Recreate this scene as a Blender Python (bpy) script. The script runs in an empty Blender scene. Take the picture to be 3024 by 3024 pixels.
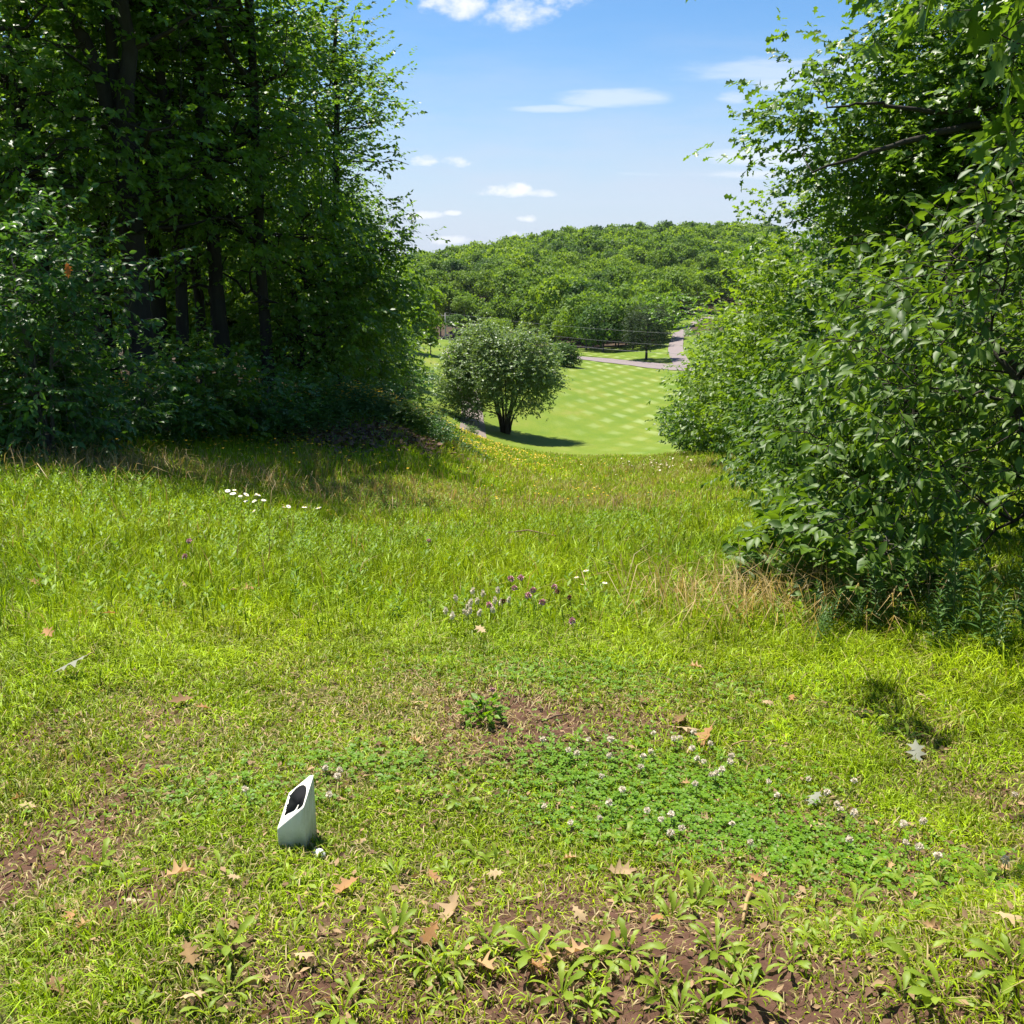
import bpy, math, random
import numpy as np
from mathutils import Vector, Matrix

sc = bpy.context.scene
col = sc.collection
rad = math.radians

# ------------------------------------------------------------------ camera, sky, sun, exposure
FOV = 56.0
PITCH = 15.3
EYE = 1.6
cam_d = bpy.data.cameras.new("camera")
cam = bpy.data.objects.new("camera", cam_d)
col.objects.link(cam)
cam_d.sensor_fit = 'HORIZONTAL'
cam_d.angle = rad(FOV)
cam_d.clip_start = 0.05
cam_d.clip_end = 20000
cam.location = (0, 0, EYE)
cam.rotation_euler = (rad(90 - PITCH), 0, 0)
sc.camera = cam

SUN = Vector((-0.25, 0.33, 1.0)).normalized()
sun_d = bpy.data.lights.new("sun", 'SUN')
sun_d.energy = 5.0
sun_d.angle = rad(0.5)
sun_d.color = (1.0, 0.94, 0.84)
sun = bpy.data.objects.new("sun", sun_d)
col.objects.link(sun)
sun.rotation_euler = (-SUN).to_track_quat('-Z', 'Y').to_euler()
SUN_EL = math.asin(SUN.z)
SUN_AZ = math.atan2(SUN.x, SUN.y)

sc.view_settings.view_transform = 'Standard'
sc.view_settings.look = 'None'
sc.view_settings.exposure = 1.15
sc.view_settings.gamma = 1.0
cy = sc.cycles
cy.max_bounces = 6
cy.diffuse_bounces = 3
cy.glossy_bounces = 2
cy.transmission_bounces = 3
cy.transparent_max_bounces = 4
cy.caustics_reflective = False
cy.caustics_refractive = False
cy.sample_clamp_indirect = 6.0

FPX = 1512 / math.tan(rad(FOV / 2))
CP_, SP_ = math.cos(rad(PITCH)), math.sin(rad(PITCH))


def ray(X, Y):
    u = (X - 1512) / FPX
    v = (1512 - Y) / FPX
    return (u, CP_ + v * SP_, -SP_ + v * CP_)


def at(X, Y, d):
    """world point on the line of sight through a photograph pixel, d metres ahead"""
    r = ray(X, Y)
    t = d / r[1]
    return (r[0] * t, d, EYE + r[2] * t)


def project(P):
    P = np.atleast_2d(np.asarray(P, float))
    x, y, z = P[:, 0], P[:, 1], P[:, 2] - EYE
    dep = y * CP_ - z * SP_
    up = y * SP_ + z * CP_
    dep = np.where(dep < 0.05, 0.05, dep)
    return 1512 + FPX * x / dep, 1512 - FPX * up / dep, dep


def sky_world():
    w = bpy.data.worlds.new("World")
    sc.world = w
    w.use_nodes = True
    nt = w.node_tree
    nt.nodes.clear()
    N, L = nt.nodes.new, nt.links.new

    def val(x):
        return x

    def M(op, a, b=None, c=None, clamp=False):
        n = N('ShaderNodeMath')
        n.operation = op
        n.use_clamp = clamp
        for i, q in enumerate((a, b, c)):
            if q is None:
                continue
            if isinstance(q, (int, float)):
                n.inputs[i].default_value = q
            else:
                L(q, n.inputs[i])
        return n.outputs[0]

    sky = N('ShaderNodeTexSky')
    sky.sky_type = 'NISHITA'
    sky.sun_disc = False
    sky.sun_elevation = SUN_EL
    sky.sun_rotation = SUN_AZ
    sky.altitude = 300
    sky.air_density = 1.0
    sky.dust_density = 0.6
    sky.ozone_density = 2.0
    tc = N('ShaderNodeTexCoord')
    sep = N('ShaderNodeSeparateXYZ')
    L(tc.outputs['Generated'], sep.inputs[0])
    x, y, z = sep.outputs
    yy = M('MAXIMUM', M('ABSOLUTE', y), 0.05)
    az = M('DIVIDE', x, yy)
    el = M('DIVIDE', z, yy)
    comb = N('ShaderNodeCombineXYZ')
    L(az, comb.inputs[0])
    L(el, comb.inputs[1])

    def noise(scale, sx, sy, detail=7, rough=0.6, off=0.0):
        mp = N('ShaderNodeMapping')
        mp.inputs['Scale'].default_value = (sx, sy, 1)
        mp.inputs['Location'].default_value = (off, off * 0.7, off)
        L(comb.outputs[0], mp.inputs[0])
        n = N('ShaderNodeTexNoise')
        n.inputs['Scale'].default_value = scale
        n.inputs['Detail'].default_value = detail
        n.inputs['Roughness'].default_value = rough
        L(mp.outputs[0], n.inputs['Vector'])
        return n.outputs[0]

    nz = noise(16, 1, 1.5, 8, 0.62)
    nw = noise(9, 0.6, 3.5, 6, 0.6, 3.1)
    total = None

    def blob(X, Y, sx, sy, k, amp, flat, nn):
        k = k * 2.2
        nonlocal total
        r = ray(X, Y)
        a0, e0 = r[0] / r[1], r[2] / r[1]
        sx, sy = sx / FPX, sy / FPX
        dx = M('DIVIDE', M('SUBTRACT', az, a0), sx)
        dy = M('DIVIDE', M('SUBTRACT', el, e0), sy)
        if flat:
            dy = M('MULTIPLY', dy, M('ADD', 1.0, M('MULTIPLY', M('LESS_THAN', dy, 0.0), flat)))
        d2 = M('ADD', M('MULTIPLY', dx, dx), M('MULTIPLY', dy, dy))
        f = M('ADD', M('SUBTRACT', 1.0, d2), M('MULTIPLY', M('SUBTRACT', nn, 0.5), k))
        mr = N('ShaderNodeMapRange')
        mr.interpolation_type = 'SMOOTHSTEP'
        mr.inputs['From Min'].default_value = 0.0
        mr.inputs['From Max'].default_value = 1.5
        mr.inputs['To Max'].default_value = amp
        L(f, mr.inputs['Value'])
        o = mr.outputs[0]
        total = o if total is None else M('MAXIMUM', total, o)

    blob(1440, -10, 250, 75, 3.0, 1.0, 0.3, nz)
    blob(1520, 30, 130, 50, 2.2, 1.0, 0.0, nz)
    blob(1380, 10, 120, 45, 2.2, 1.0, 0.0, nz)
    blob(1250, 478, 45, 22, 4.0, 0.75, 0.4, nz)
    blob(1360, 480, 50, 20, 4.0, 0.7, 0.4, nz)
    blob(1500, 568, 90, 26, 3.5, 0.95, 0.6, nz)
    blob(1600, 572, 60, 14, 3.5, 0.7, 0.5, nz)
    blob(1250, 637, 50, 14, 3.5, 0.75, 0.5, nz)
    blob(1340, 630, 24, 9, 3.5, 0.7, 0.5, nz)
    blob(1560, 648, 34, 13, 3.5, 0.85, 0.5, nz)
    blob(1515, 692, 36, 16, 3.5, 0.7, 0.4, nz)
    blob(1680, 692, 60, 14, 3.5, 0.75, 0.4, nz)
    blob(1330, 712, 60, 14, 3.5, 0.55, 0.4, nz)
    blob(1800, 285, 150, 26, 3.6, 0.42, 0.0, nw)
    blob(1620, 322, 130, 10, 3.6, 0.38, 0.0, nw)
    blob(2180, 290, 60, 22, 4.0, 0.4, 0.0, nw)
    blob(2290, 255, 60, 18, 4.0, 0.45, 0.0, nw)
    blob(2250, 460, 260, 34, 3.0, 0.5, 0.0, nw)
    blob(2150, 515, 300, 16, 2.5, 0.6, 0.0, nw)
    blob(2600, 200, 500, 60, 3.0, 0.4, 0.0, nw)
    blob(200, 250, 500, 120, 3.0, 0.6, 0.0, nz)
    # thin veil of high cloud low over the hills
    veil = N('ShaderNodeMapRange')
    veil.interpolation_type = 'SMOOTHSTEP'
    veil.inputs['From Min'].default_value = 0.23
    veil.inputs['From Max'].default_value = 0.0
    veil.inputs['To Max'].default_value = 0.85
    L(M('ADD', el, M('MULTIPLY', M('SUBTRACT', nw, 0.5), 0.12)), veil.inputs['Value'])
    bc = N("ShaderNodeMix")
    bc.data_type = 'RGBA'
    tint = N('ShaderNodeMix')
    tint.data_type = 'RGBA'
    tint.blend_type = 'MULTIPLY'
    tint.inputs[0].default_value = 1.0
    L(sky.outputs[0], tint.inputs[6])
    tint.inputs[7].default_value = SKY_TINT
    L(total, bc.inputs[0])
    vm = N('ShaderNodeMix')
    vm.data_type = 'RGBA'
    L(veil.outputs[0], vm.inputs[0])
    L(tint.outputs[2], vm.inputs[6])
    vm.inputs[7].default_value = VEIL
    L(vm.outputs[2], bc.inputs[6])
    bc.inputs[7].default_value = CLOUD
    bg = N('ShaderNodeBackground')
    bg.inputs[1].default_value = SKY_K
    L(bc.outputs[2], bg.inputs[0])
    out = N('ShaderNodeOutputWorld')
    L(bg.outputs[0], out.inputs[0])


SKY_K = 0.078
SKY_TINT = (0.47, 0.69, 0.87, 1)
VEIL = (4.1, 4.5, 5.4, 1)
CLOUD = (6.2, 6.3, 6.5, 1)
sky_world()

# ------------------------------------------------------------------ helpers
class Geo:
    """collects faces and links them as one mesh object"""
    def __init__(self):
        self.V, self.L, self.T, self.M, self.A = [], [], [], [], []
        self.n = 0

    def add(self, V, loops, totals, mat=0, att=None):
        V = np.asarray(V, np.float32).reshape(-1, 3)
        totals = np.asarray(totals, np.int32)
        self.V.append(V)
        self.L.append(np.asarray(loops, np.int32) + self.n)
        self.T.append(totals)
        self.M.append(np.full(len(totals), mat, np.int32) if np.isscalar(mat) else np.asarray(mat, np.int32))
        if att is None:
            att = np.zeros((len(totals), 4), np.float32)
        att = np.asarray(att, np.float32)
        if att.ndim == 1:
            att = np.repeat(att[:, None], 4, 1)
        self.A.append(att)
        self.n += len(V)

    def faces(self, V, F, mat=0, att=None):
        self.add(V, [i for f in F for i in f], [len(f) for f in F], mat, att)

    def mesh(self, name, mats, smooth=False):
        V = np.concatenate(self.V)
        L = np.concatenate(self.L)
        T = np.concatenate(self.T)
        me = bpy.data.meshes.new(name)
        me.vertices.add(len(V))
        me.vertices.foreach_set('co', V.ravel())
        me.loops.add(len(L))
        me.loops.foreach_set('vertex_index', L)
        me.polygons.add(len(T))
        st = np.concatenate(([0], np.cumsum(T)[:-1])).astype(np.int32)
        me.polygons.foreach_set('loop_start', st)
        me.polygons.foreach_set('material_index', np.concatenate(self.M))
        if smooth:
            me.polygons.foreach_set('use_smooth', np.ones(len(T), bool))
        a = me.attributes.new('tint', 'FLOAT_COLOR', 'FACE')
        a.data.foreach_set('color', np.concatenate(self.A).ravel())
        for m in mats:
            me.materials.append(m)
        me.update(calc_edges=True)
        return me

    def build(self, name, mats, parent=None, smooth=False):
        return link(name, self.mesh(name, mats, smooth), parent)


def link(name, me, parent=None):
    o = bpy.data.objects.new(name, me)
    col.objects.link(o)
    if parent:
        o.parent = parent
    return o


def tag(o, label=None, cat=None, group=None, kind=None):
    if label:
        o['label'] = label
    if cat:
        o['category'] = cat
    if group:
        o['group'] = group
    if kind:
        o['kind'] = kind
    return o


def empty(name, loc=(0, 0, 0), rz=0.0, s=1.0):
    o = bpy.data.objects.new(name, None)
    o.empty_display_size = 0.1
    o.location = loc
    o.rotation_euler = (0, 0, rz)
    o.scale = (s, s, s)
    col.objects.link(o)
    return o


def copy_tree(o, parent=None):
    c = o.copy()
    col.objects.link(c)
    if parent:
        c.parent = parent
    for ch in list(o.children):
        copy_tree(ch, c)
    return c


def _hash(ix, iy, seed):
    h = (ix.astype(np.int64) * 374761393 + iy.astype(np.int64) * 668265263 + seed * 974634777) & 0xffffffff
    h = ((h ^ (h >> 13)) * 1274126177) & 0xffffffff
    return ((h ^ (h >> 16)) & 0xffff) / 65535.0


def vnoise(x, y, seed=0):
    x, y = np.asarray(x, float), np.asarray(y, float)
    ix, iy = np.floor(x), np.floor(y)
    fx, fy = x - ix, y - iy
    fx, fy = fx * fx * (3 - 2 * fx), fy * fy * (3 - 2 * fy)
    a, b = _hash(ix, iy, seed), _hash(ix + 1, iy, seed)
    c, d = _hash(ix, iy + 1, seed), _hash(ix + 1, iy + 1, seed)
    return (a * (1 - fx) + b * fx) * (1 - fy) + (c * (1 - fx) + d * fx) * fy


def fbm(x, y, seed=0, oct=3):
    s, a, t = 0, 1.0, 0
    for i in range(oct):
        s = s + a * vnoise(np.asarray(x) * 2 ** i, np.asarray(y) * 2 ** i, seed + i)
        t += a
        a *= 0.5
    return s / t


def smooth(a, b, x):
    t = np.clip((np.asarray(x, float) - a) / (b - a), 0, 1)
    return t * t * (3 - 2 * t)


# ------------------------------------------------------------------ terrain height, from levels read along lines of sight
LEVELS = [
    (1512, 2510, 2.35), (1512, 2000, 3.6), (1512, 1700, 6.6), (1512, 1500, 14), (1512, 1420, 22), (1560, 1350, 38),
    (1512, 1280, 78), (1700, 1200, 98), (1800, 1130, 125), (1800, 1085, 146),
    (0, 2510, 2.35), (0, 2000, 3.5), (0, 1650, 5.9), (0, 1450, 9.5), (0, 1310, 14), (300, 1180, 20), (0, 1120, 24), (500, 1130, 28), (300, 1060, 40),
    (600, 2000, 3.55), (600, 1650, 6.3), (600, 1420, 12.5), (600, 1290, 17), (800, 1200, 22), (1000, 1500, 13), (1000, 1375, 17), (1050, 1290, 19.5),
    (1100, 1228, 21.5), (1330, 1320, 22), (1250, 1250, 30), (1150, 1170, 34), (1300, 1235, 70), (1250, 1180, 78), (1200, 1120, 95), (1290, 1050, 130),
    (2250, 1650, 6.7), (2200, 1450, 15), (2150, 1390, 26), (2050, 1345, 40), (2700, 1900, 4.1), (3024, 1930, 3.8), (3024, 2510, 2.35), (3024, 1600, 7.5), (3024, 1420, 16), (2600, 1340, 30),
    (2300, 1290, 70), (2300, 1180, 105),
    (2000, 1085, 150), (1700, 1055, 168), (1340, 1005, 205), (1990, 1020, 186), (2060, 960, 236), (2180, 930, 270), (1200, 985, 225),
    (1500, 1015, 205),
]
# far woods: tree-top sight lines minus the trees' height
LEVELS_TOP = [
    (1500, 860, 235, 13.2), (1500, 800, 285, 13.2), (1750, 800, 285, 13.2), (1250, 800, 300, 14.5), (1500, 745, 390, 13.2), (1750, 730, 400, 13.2), (2000, 730, 400, 13.2),
    (1250, 753, 420, 14.5), (1250, 746, 620, 14.5), (1420, 718, 520, 14.5), (1600, 692, 540, 13.2), (1750, 678, 570, 13.2), (1980, 664, 620, 13.2), (2200, 700, 520, 13.2),
    (2280, 676, 1000, 13.2), (2100, 674, 900, 13.2), (2250, 830, 310, 13.2), (2000, 850, 260, 13.2), (2700, 690, 800, 13.2),
    (1300, 773, 1100, 14.5), (1700, 735, 1000, 13.2), (900, 768, 800, 14.5),
]
_pts = [at(*p) for p in LEVELS]
for X, Y, d, h in LEVELS_TOP:
    q = at(X, Y, d)
    _pts.append((q[0], q[1], q[2] - h))
_pts = np.array(_pts)


def _uw(x, y):
    r = np.hypot(x, y)
    a = np.clip(np.arctan2(x, y), -0.62, 0.62)
    return np.stack([a * 2.4, np.log(np.clip(r, 1.8, 1300))], -1)


_U = _uw(_pts[:, 0], _pts[:, 1])


def _phi(r2):
    return np.where(r2 > 1e-12, 0.5 * r2 * np.log(np.maximum(r2, 1e-12)), 0)


def _fit():
    n = len(_U)
    D = ((_U[:, None] - _U[None]) ** 2).sum(-1)
    K = _phi(D) + np.eye(n) * 0.004
    P = np.hstack([np.ones((n, 1)), _U])
    A = np.zeros((n + 3, n + 3))
    A[:n, :n] = K
    A[:n, n:] = P
    A[n:, :n] = P.T
    return np.linalg.solve(A, np.concatenate([_pts[:, 2], np.zeros(3)]))


_W = _fit()


def height(x, y):
    x, y = np.atleast_1d(np.asarray(x, float)), np.atleast_1d(np.asarray(y, float))
    out = np.empty(len(x))
    for s in range(0, len(x), 20000):
        q = _uw(x[s:s + 20000], y[s:s + 20000])
        D = ((q[:, None] - _U[None]) ** 2).sum(-1)
        out[s:s + 20000] = _phi(D) @ _W[:-3] + _W[-3] + q @ _W[-2:]
    a = np.abs(np.arctan2(x, y))
    out = out * (1 - smooth(1.1, 2.6, a))
    r = np.hypot(x, y)
    out = out * smooth(0.3, 2.4, r)
    out += 0.035 * (fbm(x * 1.7, y * 1.7, 5, 2) - 0.5) + 0.10 * smooth(3, 12, r) * (fbm(x * .5, y * .5, 9, 2) - 0.5)
    return out


def hz(x, y):
    return float(height([x], [y])[0])


def ground(X, Y):
    """ground point seen through a photograph pixel (first crossing)"""
    r = np.array(ray(X, Y))
    d = np.exp(np.linspace(math.log(1.2), math.log(700), 500))
    t = d / r[1]
    x, z = r[0] * t, EYE + r[2] * t
    g = height(x, d)
    i = int(np.argmax(z < g))
    if i == 0:
        i = 1
    f0, f1 = z[i - 1] - g[i - 1], z[i] - g[i]
    k = f0 / (f0 - f1) if f0 != f1 else 0
    y = d[i - 1] + (d[i] - d[i - 1]) * k
    x = r[0] * y / r[1]
    return (x, y, hz(x, y))

# ------------------------------------------------------------------ materials
def nodes(name):
    m = bpy.data.materials.new(name)
    m.use_nodes = True
    nt = m.node_tree
    nt.nodes.clear()
    return m, nt, nt.nodes.new, nt.links.new


def mixrgb(N, L, f, a, b, mode='MIX'):
    n = N('ShaderNodeMix')
    n.data_type = 'RGBA'
    n.blend_type = mode
    for i, q in ((0, f), (6, a), (7, b)):
        if isinstance(q, (int, float)):
            n.inputs[i].default_value = q
        elif isinstance(q, tuple):
            n.inputs[i].default_value = q if len(q) == 4 else (*q, 1)
        else:
            L(q, n.inputs[i])
    return n.outputs[2]


def ntex(N, L, scale, detail=4, rough=.6, vec=None, mscale=None):
    n = N('ShaderNodeTexNoise')
    n.inputs['Scale'].default_value = scale
    n.inputs['Detail'].default_value = detail
    n.inputs['Roughness'].default_value = rough
    if vec is None:
        tc = N('ShaderNodeTexCoord')
        vec = tc.outputs['Object']
    if mscale:
        mp = N('ShaderNodeMapping')
        mp.inputs['Scale'].default_value = mscale
        L(vec, mp.inputs[0])
        vec = mp.outputs[0]
    L(vec, n.inputs['Vector'])
    return n.outputs[0]


def ramp(N, L, f, stops):
    n = N('ShaderNodeValToRGB')
    e = n.color_ramp.elements
    while len(e) < len(stops):
        e.new(0.5)
    for i, (p, c) in enumerate(stops):
        e[i].position = p
        e[i].color = c if len(c) == 4 else (*c, 1)
    L(f, n.inputs[0])
    return n.outputs[0]


def surface(N, L, colr, rough=.8, spec=.3, bump=None, bstr=.3, bdist=.02):
    p = N('ShaderNodeBsdfPrincipled')
    if isinstance(colr, tuple):
        p.inputs['Base Color'].default_value = colr if len(colr) == 4 else (*colr, 1)
    else:
        L(colr, p.inputs['Base Color'])
    p.inputs['Roughness'].default_value = rough
    p.inputs['Specular IOR Level'].default_value = spec
    if bump is not None:
        b = N('ShaderNodeBump')
        b.inputs['Strength'].default_value = bstr
        b.inputs['Distance'].default_value = bdist
        L(bump, b.inputs['Height'])
        L(b.outputs[0], p.inputs['Normal'])
    return p


def finish(N, L, sh):
    o = N('ShaderNodeOutputMaterial')
    L(sh, o.inputs[0])


def leaf_mat(name, c0, c1, t=0.4, rough=.42, spec=.4, tcol=None):
    m, nt, N, L = nodes(name)
    at_ = N('ShaderNodeAttribute')
    at_.attribute_name = 'tint'
    c = mixrgb(N, L, at_.outputs['Fac'], c0, c1)
    p = surface(N, L, c, rough, spec)
    tr = N('ShaderNodeBsdfTranslucent')
    tc = mixrgb(N, L, 1.0, c, tcol or (2.3, 2.1, 0.9), 'MULTIPLY')
    L(tc, tr.inputs[0])
    mx = N('ShaderNodeMixShader')
    mx.inputs[0].default_value = t
    L(p.outputs[0], mx.inputs[1])
    L(tr.outputs[0], mx.inputs[2])
    finish(N, L, mx.outputs[0])
    return m


FORB_LEAF = leaf_mat('forb_leaf', (.105, .200, .012), (.19, .29, .018), .35, .5, .25)


def blade_mat(name, t=.27, rough=.5, spec=.25, tmul=(1.5, 1.4, .8)):
    m, nt, N, L = nodes(name)
    at_ = N('ShaderNodeAttribute')
    at_.attribute_name = 'tint'
    c = at_.outputs['Color']
    p = surface(N, L, c, rough, spec)
    tr = N('ShaderNodeBsdfTranslucent')
    L(mixrgb(N, L, 1.0, c, tmul, 'MULTIPLY'), tr.inputs[0])
    mx = N('ShaderNodeMixShader')
    mx.inputs[0].default_value = t
    L(p.outputs[0], mx.inputs[1])
    L(tr.outputs[0], mx.inputs[2])
    finish(N, L, mx.outputs[0])
    return m


def bark_mat(name, a, b, scale=9):
    m, nt, N, L = nodes(name)
    f = ntex(N, L, scale, 6, .65, None, (1, 1, .18))
    g = ntex(N, L, 2.5, 3)
    c = mixrgb(N, L, f, a, b)
    c = mixrgb(N, L, ramp(N, L, g, [(.45, (0, 0, 0)), (.75, (.5, .5, .5))]), c, (.045, .05, .03))
    finish(N, L, surface(N, L, c, .9, .15, f, .9, .03).outputs[0])
    return m


def flat_mat(name, c, rough=.7, spec=.3, var=.25, scale=20):
    m, nt, N, L = nodes(name)
    f = ntex(N, L, scale, 5, .65)
    lo = tuple(q * (1 - var) for q in c)
    hi = tuple(min(q * (1 + var), .95) for q in c)
    finish(N, L, surface(N, L, mixrgb(N, L, f, lo, hi), rough, spec, f, .2, .004).outputs[0])
    return m


BARK = bark_mat('oak_bark', (.014, .011, .009), (.060, .050, .042))
BARK_GREY = bark_mat('grey_bark', (.05, .045, .04), (.17, .15, .13), 14)
STEM = flat_mat('green_stem', (.09, .13, .03), .6)
STEM_DRY = flat_mat('dry_stem', (.33, .22, .10), .7)
OAK_LEAF = leaf_mat('oak_leaf', (.054, .122, .014), (.110, .205, .020), .48, .42, .42)
OAK_LIGHT = leaf_mat('light_oak_leaf', (.050, .112, .012), (.11, .195, .018), .44, .42, .40)
SHRUB_LEAF = leaf_mat('shrub_leaf', (.036, .086, .009), (.115, .200, .015), .36, .50, .36)
OAK_YELLOW = leaf_mat('yellow_oak_leaf', (.075, .145, .012), (.150, .235, .018), .46, .46, .35)  # yellower leaf colour so some belt trees differ
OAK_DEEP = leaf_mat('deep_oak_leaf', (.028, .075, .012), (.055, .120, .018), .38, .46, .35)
SAP_LEAF = leaf_mat('sapling_leaf', (.035, .095, .018), (.07, .16, .028), .38, .40, .42)
GREY_LEAF = leaf_mat('grey_green_leaf', (.085, .145, .042), (.155, .235, .070), .32, .45, .45)
FAR_A = leaf_mat('hill_leaf_green', (.070, .140, .013), (.130, .215, .019), .35, .6, .2)
FAR_B = leaf_mat('hill_leaf_dark', (.042, .095, .016), (.075, .145, .022), .3, .6, .2)
FAR_C = leaf_mat('hill_leaf_yellow', (.105, .190, .012), (.170, .260, .018), .38, .6, .2)
PINE_LEAF = leaf_mat('pine_needle', (.030, .060, .022), (.055, .090, .032), .2, .6, .2)
WEED_LEAF = leaf_mat('weed_leaf', (.15, .23, .018), (.25, .34, .035), .38, .5, .3)
CLOVER_LEAF = leaf_mat('clover_leaf', (.078, .175, .005), (.145, .27, .008), .35, .5, .3)
GOLD_LEAF = leaf_mat('goldenrod_leaf', (.045, .105, .020), (.085, .165, .030), .35, .45, .35)
BLADE = blade_mat('grass_blade')
DEAD = blade_mat('dead_leaf', .25, .7, .2, (1.2, 1.0, .7))
PETAL_W = flat_mat('white_petal', (.84, .78, .68), .6, .2, .08)
PETAL_P = flat_mat('pink_petal', (.62, .36, .38), .6, .2, .2)
PETAL_Y = flat_mat('yellow_petal', (.75, .47, .02), .6, .2, .1)
PETAL_B = flat_mat('brown_petal', (.20, .10, .05), .7, .2, .2)
WOOD = flat_mat('twig_wood', (.17, .11, .07), .85, .2, .5, 60)


def ground_mat():
    m, nt, N, L = nodes('ground_soil_and_thatch')
    zc = N('ShaderNodeAttribute')
    zc.attribute_name = 'zone'
    sp = N('ShaderNodeSeparateColor')
    L(zc.outputs['Color'], sp.inputs[0])
    f1 = ntex(N, L, 14, 8, .7)
    f2 = ntex(N, L, 90, 6, .7)
    f3 = ntex(N, L, 3, 4)
    soil = ramp(N, L, f1, [(.3, (.055, .030, .020)), (.55, (.115, .062, .042)), (.75, (.19, .115, .08))])
    thatch = ramp(N, L, f2, [(.35, (.030, .042, .008)), (.5, (.07, .08, .018)), (.62, (.19, .145, .065)), (.75, (.06, .09, .014))])  # thatch, its colour darkened to paint in deeper shadow between blades
    k = N('ShaderNodeMath')
    k.operation = 'ADD'
    L(sp.outputs[0], k.inputs[0])
    sb = N('ShaderNodeMath')
    sb.operation = 'MULTIPLY_ADD'
    sb.inputs[1].default_value = 1.1
    sb.inputs[2].default_value = -.55
    L(f1, sb.inputs[0])
    L(sb.outputs[0], k.inputs[1])
    kk = ramp(N, L, k.outputs[0], [(.35, (0, 0, 0)), (.6, (1, 1, 1))])
    c = mixrgb(N, L, kk, thatch, soil)
    green = ramp(N, L, f3, [(.3, (.075, .125, .014)), (.5, (.105, .160, .016)), (.7, (.145, .185, .024))])
    c = mixrgb(N, L, sp.outputs[2], c, green)
    litter = ramp(N, L, f2, [(.3, (.022, .015, .010)), (.5, (.06, .042, .028)), (.7, (.13, .095, .065)), (.8, (.03, .04, .012))])
    c = mixrgb(N, L, sp.outputs[1], c, litter)
    finish(N, L, surface(N, L, c, .95, .1, f2, .6, .02).outputs[0])
    return m


def mown_mat():
    m, nt, N, L = nodes('mown_grass')
    tc = N('ShaderNodeTexCoord')
    sep = N('ShaderNodeSeparateXYZ')
    L(tc.outputs['Object'], sep.inputs[0])

    def M(op, a, b=None, c=None):
        n = N('ShaderNodeMath')
        n.operation = op
        for i, q in enumerate((a, b, c)):
            if q is None:
                continue
            if isinstance(q, (int, float)):
                n.inputs[i].default_value = q
            else:
                L(q, n.inputs[i])
        return n.outputs[0]
    wob = ntex(N, L, .12, 3)
    wob2 = ntex(N, L, .9, 4)
    x = M('ADD', sep.outputs[0], M('MULTIPLY', wob, 1.5))
    y = M('ADD', sep.outputs[1], M('MULTIPLY', wob2, .8))

    def stripe(kx, ky):
        s = M('SINE', M('ADD', M('MULTIPLY', x, kx), M('MULTIPLY', y, ky)))
        n = N('ShaderNodeMapRange')
        n.interpolation_type = 'SMOOTHSTEP'
        n.inputs['From Min'].default_value = -.55
        n.inputs['From Max'].default_value = 1.15
        L(s, n.inputs['Value'])
        return n.outputs[0]
    a, b = stripe(2.1, .70), stripe(-1.9, .78)
    dots = M('MINIMUM', a, b)
    dark = M('MULTIPLY', M('SUBTRACT', 1.0, a), M('SUBTRACT', 1.0, b))
    patch = ramp(N, L, ntex(N, L, .07, 3), [(.34, (.25, .25, .25)), (.55, (1, 1, 1))])
    xm = N('ShaderNodeMapRange')
    xm.inputs['From Min'].default_value = 2
    xm.inputs['From Max'].default_value = 12
    L(sep.outputs[0], xm.inputs['Value'])
    dots = M('MULTIPLY', M('MULTIPLY', dots, patch), xm.outputs[0])
    g = ntex(N, L, .35, 5, .65, None, (1, .35, 1))
    fine = ntex(N, L, 9, 4, .7)
    base = ramp(N, L, g, [(.30, (.066, .126, .010)), (.45, (.098, .152, .012)), (.56, (.140, .175, .020)), (.70, (.20, .19, .05))])
    band = M('SINE', M('ADD', M('MULTIPLY', sep.outputs[1], .42), M('MULTIPLY', wob, 7.0)))
    base = mixrgb(N, L, M('MULTIPLY_ADD', band, .14, .16), base, (.16, .19, .03))
    base = mixrgb(N, L, .35, base, ramp(N, L, fine, [(.3, (.07, .13, .01)), (.7, (.18, .23, .03))]))
    base = mixrgb(N, L, M('MULTIPLY', M('MULTIPLY', dark, xm.outputs[0]), .30), base, (.075, .135, .010))
    c = mixrgb(N, L, M('MULTIPLY', dots, .50), base, (.30, .35, .16))
    finish(N, L, surface(N, L, c, .9, .1, fine, .5, .05).outputs[0])
    return m


def road_mat(name, a, b):
    m, nt, N, L = nodes(name)
    f = ntex(N, L, 1.2, 6, .7)
    g = ntex(N, L, 40, 3)
    c = mixrgb(N, L, f, a, b)
    c = mixrgb(N, L, .25, c, ramp(N, L, g, [(.3, (.08, .07, .07)), (.7, (.35, .31, .30))]))
    finish(N, L, surface(N, L, c, .9, .2, g, .3, .01).outputs[0])
    return m


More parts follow.
